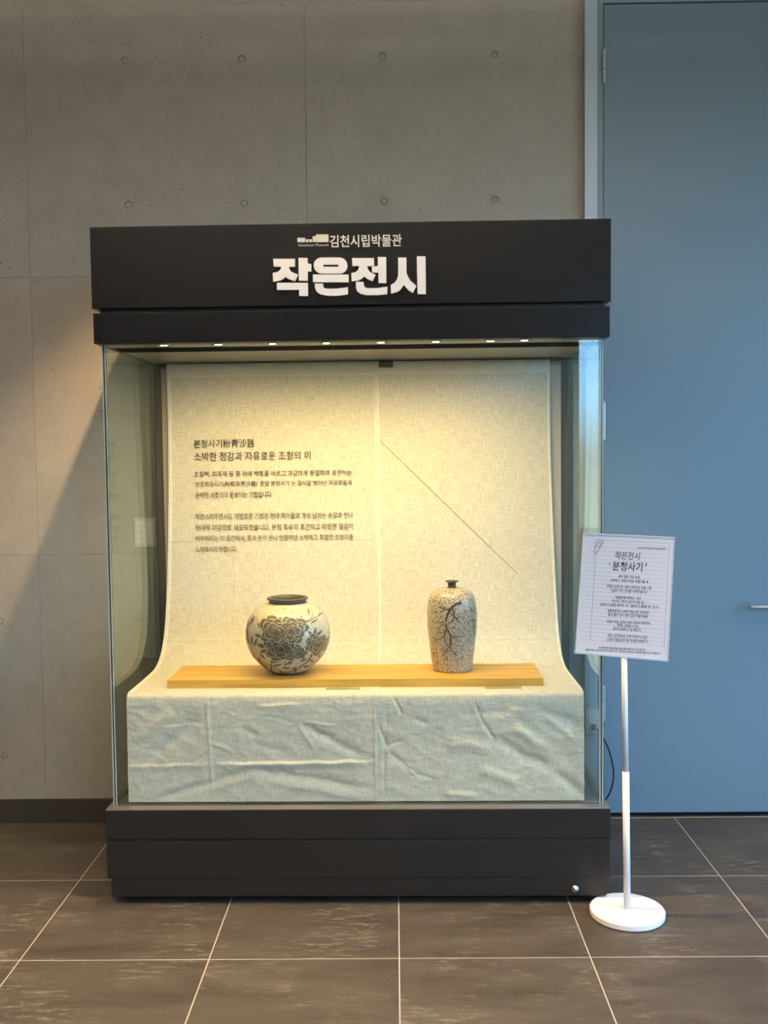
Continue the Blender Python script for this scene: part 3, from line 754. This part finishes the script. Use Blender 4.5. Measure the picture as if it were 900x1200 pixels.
def surf(prof, ang, z, off=0.0):
    """point on a lathe surface; ang=0 faces the camera (-y)"""
    r = interp(prof, z); r2 = interp(prof, z + 0.002); r1 = interp(prof, z - 0.002)
    sl = (r2 - r1) / 0.004; nl = math.hypot(1, sl); nr, nz = 1 / nl, -sl / nl
    rr = r + nr * off; return Vector((rr * math.sin(ang), -rr * math.cos(ang), z + nz * off))
class Deco:
    def __init__(s, prof, cx, cz, rmax): s.prof, s.cx, s.cz, s.rm = prof, cx, cz, rmax
    def pt(s, u, v, off):
        """u,v metres from the jar centre as seen from the front"""
        z = s.cz + v; r = max(0.02, interp(s.prof, z)); q = max(-1.35, min(1.35, u / r)); 
        ang = math.asin(max(-0.985, min(0.985, q))) 
        return surf(s.prof, ang, z, off)
    def fan(s, bm, outline, off, mi=0):
        c = (sum(p[0] for p in outline) / len(outline), sum(p[1] for p in outline) / len(outline))
        ctr = bm.verts.new(s.pt(*c, off)); m = [bm.verts.new(s.pt((p[0]+c[0])/2, (p[1]+c[1])/2, off)) for p in outline]; r = [bm.verts.new(s.pt(*p, off)) for p in outline]
        k = len(outline)
        for i in range(k):
            j = (i+1) % k
            for q in ((ctr, m[i], m[j]), (m[i], r[i], r[j], m[j])):
                f = bm.faces.new(q); f.material_index = mi; f.smooth = True
    def ribbon(s, bm, pts, wd, off, mi=0, n=5):
        P = smoothpts([(p[0], p[1], 0) for p in pts], n); L = []
        for i, p in enumerate(P):
            t = (P[min(i+1, len(P)-1)] - P[max(i-1, 0)]); t = t.normalized() if t.length > 1e-9 else Vector((1, 0, 0)); nn = Vector((-t.y, t.x, 0))
            ww = (wd[0] + (wd[1] - wd[0]) * i / (len(P) - 1)) / 2 if isinstance(wd, tuple) else wd / 2
            L.append((bm.verts.new(s.pt(p.x + nn.x * ww, p.y + nn.y * ww, off)), bm.verts.new(s.pt(p.x - nn.x * ww, p.y - nn.y * ww, off))))
        for a, b in zip(L[:-1], L[1:]):
            f = bm.faces.new((a[0], a[1], b[1], b[0])); f.material_index = mi; f.smooth = True
    def leaf(s, bm, x, y, ang, ln, wd, off, mi=0, vein=None):
        ca, sa = math.cos(ang), math.sin(ang); o = []
        k = 7
        for i in range(k + 1):
            t = i / k; w_ = wd * math.sin(PI * t) ** 0.8 * (1 - 0.25 * t) / 2; o.append((t * ln, w_))
        for i in range(k - 1, 0, -1):
            t = i / k; w_ = wd * math.sin(PI * t) ** 0.8 * (1 - 0.25 * t) / 2; o.append((t * ln, -w_))
        s.fan(bm, [(x + a * ca - b * sa, y + a * sa + b * ca) for a, b in o], off, mi)
        if vein is not None: s.ribbon(bm, [(x, y), (x + ln * 0.85 * ca, y + ln * 0.85 * sa)], 0.0008, off + 0.0003, vein, 2)

# round jar
jar = empty('round_jar', (0, 0, 0), 0, 'round cream jar with brown peony decoration and wide dark rim', 'vase')
jar.location = (CX - 0.262, CY + 0.290, BZ1 + 0.0003)
JP = [(0.000, 0.066), (0.008, 0.069), (0.010, 0.071), (0.0135, 0.083), (0.037, 0.109), (0.060, 0.1300), (0.083, 0.1440), (0.106, 0.1530), (0.129, 0.1580), (0.152, 0.1585),
      (0.1755, 0.1555), (0.199, 0.1490), (0.222, 0.1360), (0.240, 0.1175), (0.251, 0.098), (0.259, 0.083), (0.2640, 0.072)]
bm = bmesh.new()
sm = smoothpts([(0, z, r) for z, r in JP[2:]], 4); PROFJ = [(p.y, p.z) for p in sm]
lathe(bm, [(r, z) for z, r in PROFJ] + [(0.064, 0.2645), (0.064, 0.250), (0.10, 0.225), (0.135, 0.15), (0.12, 0.07), (0.05, 0.02), (0, 0.018)], 96)
bmesh.ops.recalc_face_normals(bm, faces=bm.faces)
body = obj('body', bm, M_JAR, jar)
bm = bmesh.new(); lathe(bm, [(0, 0.002), (0.058, 0.002), (0.060, 0), (0.0665, 0), (0.069, 0.008), (0.0725, 0.0115), (0.0, 0.0118)], 72); bmesh.ops.recalc_face_normals(bm, faces=bm.faces)
obj('foot_ring', bm, M_JARDK, jar)
bm = bmesh.new(); lathe(bm, [(0.0725, 0.2638), (0.0690, 0.2665), (0.0685, 0.2695), (0.0735, 0.2750), (0.0772, 0.2790), (0.0764, 0.2830), (0.0705, 0.2840), (0.0640, 0.2795), (0.0615, 0.270), (0.0620, 0.254)], 72)
bmesh.ops.recalc_face_normals(bm, faces=bm.faces); rim = obj('rim', bm, M_JARDK, jar, True); tag(rim, 'flared dark bare rim')
D = Deco(PROFJ, 0, 0.129, 0.155)
def jq(X, Y): return ((X - 447) / 6.923 / 312.0, -(Y - 455) / 6.923 / 312.0)    # crop pixel -> metres on the jar
def peony(cx, cy, R, mi_main, seed, squash=0.82):
    rnd = random.Random(seed); bm = bmesh.new(); x0, y0 = jq(cx, cy); R = R / 6.923 / 312.0
    lay = ((1.0, 7, 0.56), (0.70, 6, 0.52), (0.40, 5, 0.44), (0.14, 3, 0.30))
    off = 0.0008
    for li, (rr, cnt, pr) in enumerate(lay):
        for k in range(cnt):
            a = 2 * PI * k / cnt + li * 0.5 + rnd.uniform(-0.25, 0.25); pq = pr * rnd.uniform(0.85, 1.15); ph = rnd.uniform(0, 6)
            px_, py_ = x0 + math.cos(a) * R * rr * 0.68, y0 + math.sin(a) * R * rr * 0.68 * squash
            pts = []
            for j in range(14):
                b = 2 * PI * j / 14; w_ = 1 + 0.13 * math.cos(3 * (b - a)) + 0.06 * math.cos(5 * b + ph)
                pts.append((math.cos(b) * R * pq * w_, math.sin(b) * R * pq * w_ * squash))
            D.fan(bm, [(px_ + p[0] * 1.0, py_ + p[1] * 1.0) for p in pts], off, 1); off += 0.000045
            D.fan(bm, [(px_ + p[0] * 0.905, py_ + p[1] * 0.905) for p in pts], off, 0); off += 0.000045
    obj('peony', bm, [mi_main, M_INC], body)
peony(385, 350, 118, M_SLIPL, 1); peony(500, 345, 108, M_SLIPL, 2, 0.85); peony(420, 480, 112, M_SLIP, 3, 0.80)
peony(695, 470, 72, M_SLIPL, 4, 1.05); peony(560, 525, 52, M_SLIP, 5, 0.8)
bm = bmesh.new()
for X, Y, dg_, L, W_, mi in ((290, 330, 150, 70, 34, 0), (270, 390, 175, 62, 30, 0), (300, 470, 170, 72, 36, 0), (320, 490, 205, 78, 34, 0), (480, 430, 12, 105, 36, 0), (500, 445, -22, 95, 38, 0),
        (470, 270, 25, 60, 26, 0), (400, 285, 60, 55, 24, 0), (430, 280, 110, 50, 22, 0), (560, 300, 70, 70, 26, 0), (520, 285, 45, 60, 24, 0), (590, 290, 100, 45, 20, 0), (355, 270, 120, 45, 20, 0),
        (680, 395, 80, 62, 26, 0), (690, 400, 35, 65, 24, 0), (670, 400, 125, 62, 24, 0), (650, 300, 25, 60, 16, 0), (640, 240, 110, 50, 14, 0), (700, 250, 10, 60, 14, 0), (570, 290, 10, 90, 14, 0),
        (150, 420, 110, 90, 22, 0), (185, 470, 92, 80, 24, 0), (200, 480, 65, 80, 22, 0), (165, 475, 125, 75, 22, 0), (175, 465, 160, 60, 20, 0), (160, 330, 70, 95, 14, 0), (130, 360, 80, 90, 12, 0), (180, 300, 65, 60, 12, 0),
        (250, 530, -50, 60, 26, 0), (230, 560, -70, 62, 26, 0), (215, 600, -45, 62, 24, 0), (255, 610, -80, 60, 26, 0), (285, 630, -95, 52, 24, 0), (190, 560, -100, 55, 22, 0),
        (320, 600, 5, 85, 22, 0), (345, 640, 20, 90, 22, 0), (380, 590, 50, 70, 20, 0), (440, 620, 15, 80, 20, 0), (430, 650, -5, 70, 20, 0), (470, 600, 30, 80, 22, 0),
        (515, 640, -85, 68, 34, 0), (580, 655, -5, 60, 34, 0), (640, 590, -60, 50, 26, 0), (710, 540, -95, 60, 22, 0), (560, 600, 20, 70, 20, 0), (755, 470, 50, 50, 18, 0)):
    bm = bmesh.new(); x, y = jq(X, Y); D.leaf(bm, x, y, math.radians(dg_), L / 6.923 / 312, W_ / 6.923 / 312, 0.0006, 0, 1)
    obj('leaf', bm, [M_SLIP, M_INC], body)
for pts, wd in (([(345, 560), (340, 620), (325, 690), (330, 715)], (0.0035, 0.007)), ([(325, 715), (318, 690), (335, 660)], (0.006, 0.002)), ([(375, 715), (405, 715), (400, 690), (420, 695)], (0.004, 0.006)),
                ([(415, 698), (480, 690), (560, 650), (625, 600), (660, 545)], (0.0045, 0.006)), ([(420, 690), (370, 650), (310, 620)], (0.0025, 0.0015)), ([(455, 580), (445, 620), (430, 650)], (0.003, 0.002)),
                ([(175, 480), (190, 560), (240, 620)], (0.0025, 0.0015)), ([(600, 290), (660, 268), (740, 245)], (0.0022, 0.0012)), ([(655, 270), (665, 235), (640, 200)], (0.002, 0.001)), ([(150, 430), (140, 360), (165, 270)], (0.0016, 0.001)),
                ([(600, 480), (650, 440), (690, 400)], (0.003, 0.0015)), ([(120, 400), (160, 440), (190, 470)], (0.002, 0.0015))):
    bm = bmesh.new(); D.ribbon(bm, [jq(*p) for p in pts], wd, 0.0007); obj('stem', bm, M_SLIP, body)

# tall bottle
bot = empty('tall_bottle', (CX + 0.357, CY + 0.305, BZ1 + 0.0003), 0, 'tall speckled vase with dark branch decoration and tiny dark neck', 'vase')
def bz(Y): return (1115 - Y) / 10 / 311.0
BP = [(0.0, 0.0715)] + [(bz(Y), r / 311.0) for Y, r in ((1100, 22.9), (1000, 24.4), (900, 25.9), (800, 27.1), (700, 28.2), (600, 29.0), (500, 29.3), (400, 29.0), (330, 28.3), (270, 27.0), (220, 24.6), (185, 21.2), (165, 17.0), (152, 11.5), (146, 6.5))]
BP = [(0.0, 0.0700), (0.004, 0.0725)] + BP[1:]
sm = smoothpts([(0, z, r) for z, r in BP], 4); PROFB = [(p.y, p.z) for p in sm]
bm = bmesh.new(); lathe(bm, [(0, 0.003), (0.060, 0.002), (0.064, 0)] + [(r, z) for z, r in PROFB] + [(0.012, PROFB[-1][0])], 80)
bmesh.ops.recalc_face_normals(bm, faces=bm.faces); bbody = obj('body', bm, M_BOTTLE, bot)
zt = PROFB[-1][0]
bm = bmesh.new(); lathe(bm, [(0.030, zt - 0.004), (0.022, zt - 0.0005), (0.0165, zt + 0.002), (0.0148, zt + 0.010), (0.0155, zt + 0.017), (0.020, zt + 0.0215), (0.0262, zt + 0.0238), (0.0265, zt + 0.0255), (0.021, zt + 0.0258), (0.0125, zt + 0.021), (0.011, zt + 0.005), (0, zt + 0.004)], 48)
bmesh.ops.recalc_face_normals(bm, faces=bm.faces); obj('neck', bm, M_NECK, bot, True)
D2 = Deco(PROFB, 0, 0.0, 0.094)
def bq(X, Y): return ((X - 358) / 10 / 311.0, bz(Y))
bm = bmesh.new()
for pts, wd in (([(452, 290), (400, 300), (345, 335), (310, 385), (285, 440), (270, 500), (275, 560)], (0.0085, 0.0032)), ([(345, 345), (270, 362), (205, 340), (180, 335)], (0.0035, 0.0012)), ([(265, 362), (225, 385), (205, 420)], (0.0025, 0.001)),
                ([(350, 345), (362, 400), (365, 450), (335, 500), (300, 520)], (0.004, 0.002)), ([(365, 440), (395, 480), (430, 520)], (0.0032, 0.0012)), ([(365, 455), (410, 460), (420, 420)], (0.002, 0.001)),
                ([(275, 520), (215, 515), (165, 500)], (0.003, 0.0012)), ([(250, 540), (205, 560), (195, 600)], (0.0025, 0.001)), ([(275, 540), (285, 590), (325, 660), (325, 720), (310, 790)], (0.0045, 0.003)),
                ([(280, 590), (258, 650), (260, 720), (290, 790)], (0.0035, 0.0018)), ([(325, 665), (380, 680), (450, 670), (500, 675)], (0.0026, 0.0008)), ([(340, 670), (400, 720)], (0.002, 0.0008)), ([(310, 790), (330, 840), (400, 895)], (0.0032, 0.001)), ([(345, 850), (390, 850)], (0.0016, 0.0008)),
                ([(300, 800), (265, 850), (240, 905)], (0.0022, 0.0008)), ([(255, 660), (200, 715), (120, 710)], (0.0026, 0.001)), ([(170, 715), (140, 740)], (0.0014, 0.0008)),
                ([(560, 370), (600, 390), (615, 420)], (0.002, 0.001)), ([(585, 480), (605, 540), (610, 600), (590, 680)], (0.003, 0.001)), ([(605, 560), (570, 600)], (0.0015, 0.0008)), ([(600, 640), (625, 700)], (0.0015, 0.0008))):
    bm = bmesh.new(); D2.ribbon(bm, [bq(*p) for p in pts], (wd[0] * 1.25, wd[1] * 1.6), 0.0007); obj('painted_branch', bm, M_BRANCH, bbody)
for X, Y, r in ((262, 515, 17), (215, 560, 12), (258, 690, 15), (205, 690, 10), (400, 430, 12), (300, 640, 11), (330, 430, 9), (235, 590, 9), (420, 560, 8), (180, 440, 9)):
    x, y = bq(X, Y); r = r / 3110
    bm = bmesh.new(); D2.fan(bm, [(x + math.cos(a) * r * (1 + 0.25 * math.cos(5 * a)), y + math.sin(a) * r * (1 + 0.25 * math.cos(5 * a))) for a in [2 * PI * i / 20 for i in range(20)]], 0.0010); obj('painted_blossom', bm, M_BLOSSOM, bbody)


# clear label plates
def label_plate(x0, x1, label):
    t = local('label_plate', label, 'label', group=None)
    bx('acrylic_strip', x0, x1, 0.112, 0.143, 0.7425, 0.7445, M_ACRYL, t)
    bx('front_edge', x0, x1, 0.1105, 0.1118, 0.7424, 0.7446, simple('label_edge', (0.42, 0.27, 0.13), 0.5), t)
    bm = bmesh.new(); r = random.Random(int(x0 * 1000))
    for k in range(9):
        a = x0 + 0.012 + k * (x1 - x0 - 0.03) / 9; box(bm, a, a + r.uniform(0.003, 0.008), 0.1275, 0.1305, 0.7446, 0.7449)
    tag(obj('printed_text', bm, M_INK, t), kind='stuff')
label_plate(-0.111, 0.012, 'small clear label strip lying in front of the board, near the round jar')
label_plate(0.463, 0.592, 'small clear label strip lying in front of the board, near the tall bottle')

# ------------------------------------------------------------------ sign stand
SX, SY = 0.781, 0.283
st = empty('sign_stand', (SX, SY, 0), 0, 'slim white floor stand holding a lined handwritten Korean notice beside the case', 'sign stand')
bm = bmesh.new(); lathe(bm, [(0, 0.0006), (0.121, 0.0006), (0.1235, 0.003), (0.126, 0.006), (0.126, 0.0215), (0.1245, 0.0235), (0.0, 0.0238)], 96, smooth=False)
bmesh.ops.recalc_face_normals(bm, faces=bm.faces); obj('base', bm, M_WHITE, st)
TOPX = -0.0135
bm = bmesh.new(); tube(bm, [(0, 0, 0.0235), (TOPX * 0.45, 0, 0.5)], 0.0116, 20); tube(bm, [(TOPX * 0.45, 0, 0.5), (TOPX, 0.0, 1.0)], 0.0100, 20)
bmesh.ops.recalc_face_normals(bm, faces=bm.faces); pole = obj('pole', bm, M_WHITE, st)
bm = bmesh.new(); box(bm, TOPX - 0.02, TOPX + 0.02, -0.0125, -0.004, 0.93, 1.04, 0, 0.002); obj('bracket', bm, M_WHITE, st)
# board plane from its four measured corners (world x,z at y = SY-0.03)
C_TL, C_TR, C_BR, C_BL = (0.629, 1.315), (0.930, 1.299), (0.912, 0.880), (0.602, 0.909)
def sg(a, b, d=0.0):
    """a across 0..1, b down 0..1, d towards the viewer"""
    x = (1-b) * ((1-a) * C_TL[0] + a * C_TR[0]) + b * ((1-a) * C_BL[0] + a * C_BR[0])
    z = (1-b) * ((1-a) * C_TL[1] + a * C_TR[1]) + b * ((1-a) * C_BL[1] + a * C_BR[1])
    return Vector((x - SX, -0.017 - 0.012 * (a - 0.5) + 0.008 * (b - 0.5) - d, z))
def slab(bm, a0, a1, b0, b1, d0, d1, mi=0):
    vs = [bm.verts.new(sg(a, b, d)) for d in (d0, d1) for (a, b) in ((a0, b0), (a1, b0), (a1, b1), (a0, b1))]
    for q in ((0, 3, 2, 1), (4, 5, 6, 7), (0, 1, 5, 4), (1, 2, 6, 5), (2, 3, 7, 6), (3, 0, 4, 7)):
        f = bm.faces.new([vs[i] for i in q]); f.material_index = mi
    bmesh.ops.recalc_face_normals(bm, faces=bm.faces)
bm = bmesh.new(); slab(bm, 0, 1, 0, 1, -0.003, -0.0004); holder = obj('acrylic_holder', bm, M_PLASTIC, st)
bm = bmesh.new(); slab(bm, 0.008, 0.984, 0.012, 0.988, -0.0002, 0.0006); sheet = obj('notice_sheet', bm, M_PAPER, st)
bm = bmesh.new()
slab(bm, 0, 1, 0.0, 0.011, -0.0004, 0.004); slab(bm, 0, 1, 0.989, 1.0, -0.0004, 0.004); slab(bm, 0.985, 1.0, 0.011, 0.989, -0.0004, 0.0012); slab(bm, 0.0, 0.007, 0.011, 0.989, -0.0004, 0.0012)
obj('clear_frame', bm, simple('frosted_acrylic_rim', (0.55, 0.60, 0.64), 0.2), st)
# sheet printing: crop coords (660..810 x 610..790, 6x) -> a,b by the sheet corners
def ab(X, Y):
    tl, tr, br, bl = (147, 90), (786, 117), (744, 998), (90, 942)
    b = (Y - 100) / 870.0; a = 0.5
    for _ in range(6):
        ex0 = tl[0] + (bl[0] - tl[0]) * b; ex1 = tr[0] + (br[0] - tr[0]) * b; a = (X - ex0) / (ex1 - ex0)
        ey0 = tl[1] + (tr[1] - tl[1]) * a; ey1 = bl[1] + (br[1] - bl[1]) * a; b = (Y - ey0) / (ey1 - ey0)
    return a, b
bm = bmesh.new()
for k in range(26):
    b = 0.075 + k * 0.0335
    if b > 0.91: break
    a0 = 0.02 if k % 2 else 0.03; slab(bm, a0, 0.945, b, b + 0.0012, 0.0006, 0.0008)
slab(bm, 0.150, 0.1535, 0.15, 0.895, 0.0006, 0.00085); slab(bm, 0.945, 0.949, 0.05, 0.90, 0.0006, 0.00085); slab(bm, 0.15, 0.949, 0.05, 0.0525, 0.0006, 0.00085)
tag(obj('ruled_lines', bm, M_LINE, sheet), kind='stuff')
def sheet_text(bm, body, X0, X1, Y, h, bold=0.0, shear=0.1):
    a0, b0 = ab(X0, Y); a1, b1 = ab(X1, Y + (X1 - X0) * 0.045)
    vs, fs, (p, q, r, s_) = text_geo(body, bold, shear); hb = h / 860.0
    nv = []
    for v in vs:
        t = (v.x - p) / (q - p); a = a0 + (a1 - a0) * t; b = b0 + (b1 - b0) * t - ((v.y - (r + s_) / 2) / (s_ - r)) * hb
        nv.append(bm.verts.new(sg(a, b, 0.0011)))
    for f in fs:
        try: bm.faces.new([nv[i] for i in f])
        except ValueError: pass
bm = bmesh.new()
sheet_text(bm, '작은전시', 368, 545, 245, 56, 0.006); sheet_text(bm, '분청사기', 352, 562, 320, 68, 0.016, 0.05)
sheet_text(bm, "'", 328, 336, 308, 20, 0.02, 0.3); sheet_text(bm, "'", 582, 592, 312, 20, 0.03, 0.1)
TX = [(395, 545, 396, '흙이 품은 작은 숨결,'), (335, 605, 424, '소박하고 자연스러운 아름다움 ★'), (312, 625, 468, '여행의 길에 만나 잠시 쉬어가는 마음 그릇'), (342, 598, 496, '오늘의 작은 전시를 시작해 봅니다.'),
      (375, 552, 545, '박물관에 머무는 시간'), (350, 570, 571, '하나의 그릇과 공간이 되는 길'), (262, 680, 597, '〈분청사기 상감문 항아리〉와 〈분청사기 철화문 병〉입니다.'), (318, 607, 642, '대범하면서도 소박한 멋을 담은 자연미와'), (322, 600, 668, '흙과 불이 만나 빚은 깊은 아름다움을'),
      (312, 615, 717, '오늘의 색감, 질감과 빛이 흐르며 따뜻하게'), (385, 538, 742, '전하는 감동을 느끼고,'), (358, 555, 767, '잠시의 쉼표를 남기길 바랍니다.'), (320, 598, 817, '작은 공간에서도 오래 머무르고 싶은'), (312, 604, 846, '소중한 마음을 담아 작은 전시를 선보입니다.'),
      (525, 725, 195, '흙과 불이 만들어낸 우리의 분청사기')]
for X0, X1, Y, s in TX: sheet_text(bm, s, X0, X1, Y - (X1 - X0) * 0.01, 24 if Y > 200 else 17, 0.006, 0.12)
sheet_text(bm, '흙 위에 하얀 백토를 입혀 자연스럽게 빚어내는 도자기입니다.', 258, 585, 901, 17, 0.01, 0); sheet_text(bm, '분청사기는 조선시대 전기에 널리 쓰인 그릇으로 소박하고 자유로운 멋을 지니고 있습니다.', 165, 690, 917, 17, 0.01, 0)
tag(obj('handwritten_text', bm, M_INKS, sheet), kind='stuff')
bm = bmesh.new()
cl_pts = [(225, 190), (243, 148), (262, 138), (286, 146), (282, 165), (246, 222), (234, 232), (222, 224), (226, 206), (254, 158), (266, 154), (272, 162), (252, 196)]
pts3 = [sg(*ab(*p), 0.0012) for p in cl_pts]; tube(bm, smoothpts(pts3, 5), 0.0007, 6)
obj('paper_clip_drawing', bm, M_RED, sheet)

# ------------------------------------------------------------------ small wall things
sw = empty('light_switch', (-1.072, WY, 1.265), 0, 'white switch plate with two columns of keys on the concrete, seen through the left glass', 'switch')
bx('cover_plate', -0.046, 0.046, -0.009, -0.0002, -0.062, 0.062, M_PLASTIC, sw, 0.002)
for cx0 in (-0.021, 0.021):
    for k in range(4):
        bx('switch_key', cx0 - 0.017, cx0 + 0.017, -0.0125, -0.0088, -0.050 + k * 0.0255, -0.050 + k * 0.0255 + 0.0225, M_LETTER, sw, 0.001)
sk = empty('socket_outlet', (0.838, 1.1755, 0.437), 0, 'white double socket plate low beside the door, seen through the right glass', 'socket')
bx('cover_plate', -0.028, 0.028, -0.010, -0.0002, -0.052, 0.052, M_PLASTIC, sk, 0.003)
for zz in (-0.024, 0.024):
    bm = bmesh.new(); lathe(bm, [(0.0, -0.003), (0.015, -0.003), (0.0165, 0.0015), (0.019, 0.0015), (0.0205, -0.001)], 24); bmesh.ops.recalc_face_normals(bm, faces=bm.faces)
    o = obj('socket_face', bm, M_LETTER, sk); o.rotation_euler = (PI/2, 0, 0); o.location = (0, -0.0102, zz)
bm = bmesh.new()
tube(bm, smoothpts([(0.840, 1.155, 0.413), (0.846, 1.148, 0.411), (0.862, 1.146, 0.395), (0.893, 1.148, 0.343), (0.912, 1.150, 0.290), (0.924, 1.150, 0.228), (0.922, 1.150, 0.176), (0.905, 1.150, 0.121), (0.87, 1.165, 0.07), (0.80, 1.175, 0.02), (0.70, 1.17, 0.006)], 8), 0.0036, 10)
lathe(bm, [(0, -0.012), (0.011, -0.012), (0.012, 0.0), (0.012, 0.012), (0, 0.014)], 16, (0.840, 1.1515, 0.413))
bmesh.ops.recalc_face_normals(bm, faces=bm.faces)
tag(obj('power_cable', bm, M_CABLE), 'black power cable looping out behind the case beside the door', 'cable')

# recessed ceiling downlights (just above and behind the picture; last pair added for fill)
for _p, _t in zip([LAMP_POS] + ROOM_FILL_LAMPS, ('above the front of the case', 'above the floor right of the sign stand', 'above the floor in front of the case, added for fill', 'above the floor near the left wall, added for fill')):
    cd = empty('ceiling_downlight', (_p[0], _p[1], CEIL), 0, 'round recessed downlight in the ceiling ' + _t, 'lamp', 'recessed ceiling downlights')
    bm = bmesh.new(); lathe(bm, [(0.048, -0.001), (0.050, -0.006), (0.062, -0.005), (0.064, -0.0005)], 40); bmesh.ops.recalc_face_normals(bm, faces=bm.faces); obj('rim', bm, M_WHITE, cd, True)
    bm = bmesh.new(); lathe(bm, [(0.0, -0.0015), (0.047, -0.0015)], 32); obj('lens', bm, M_LAMPE, cd)
for _x, _y, _z, _l in FILL_PENDANTS:  # housings for the added fill pendants
    pd = empty('fill_pendant', (_x, _y, _z), 0, 'added long pendant for fill light, out of view, ' + ('nearer the case' if _y > -3 else 'farther from the case'), 'lamp')
    bx('housing', -_l/2 - 0.02, _l/2 + 0.02, -0.035, 0.035, -0.030, 0.030, M_WHITE, pd, 0.003)
    for sx in (-_l/2 + 0.3, _l/2 - 0.3):
        bm = bmesh.new(); tube(bm, [(sx, 0, 0.03), (sx, 0, CEIL - _z - 0.001)], 0.002, 6); obj('suspension_cable', bm, M_CHROME, pd)

bpy.data.objects.remove(_to); bpy.data.curves.remove(_tc)
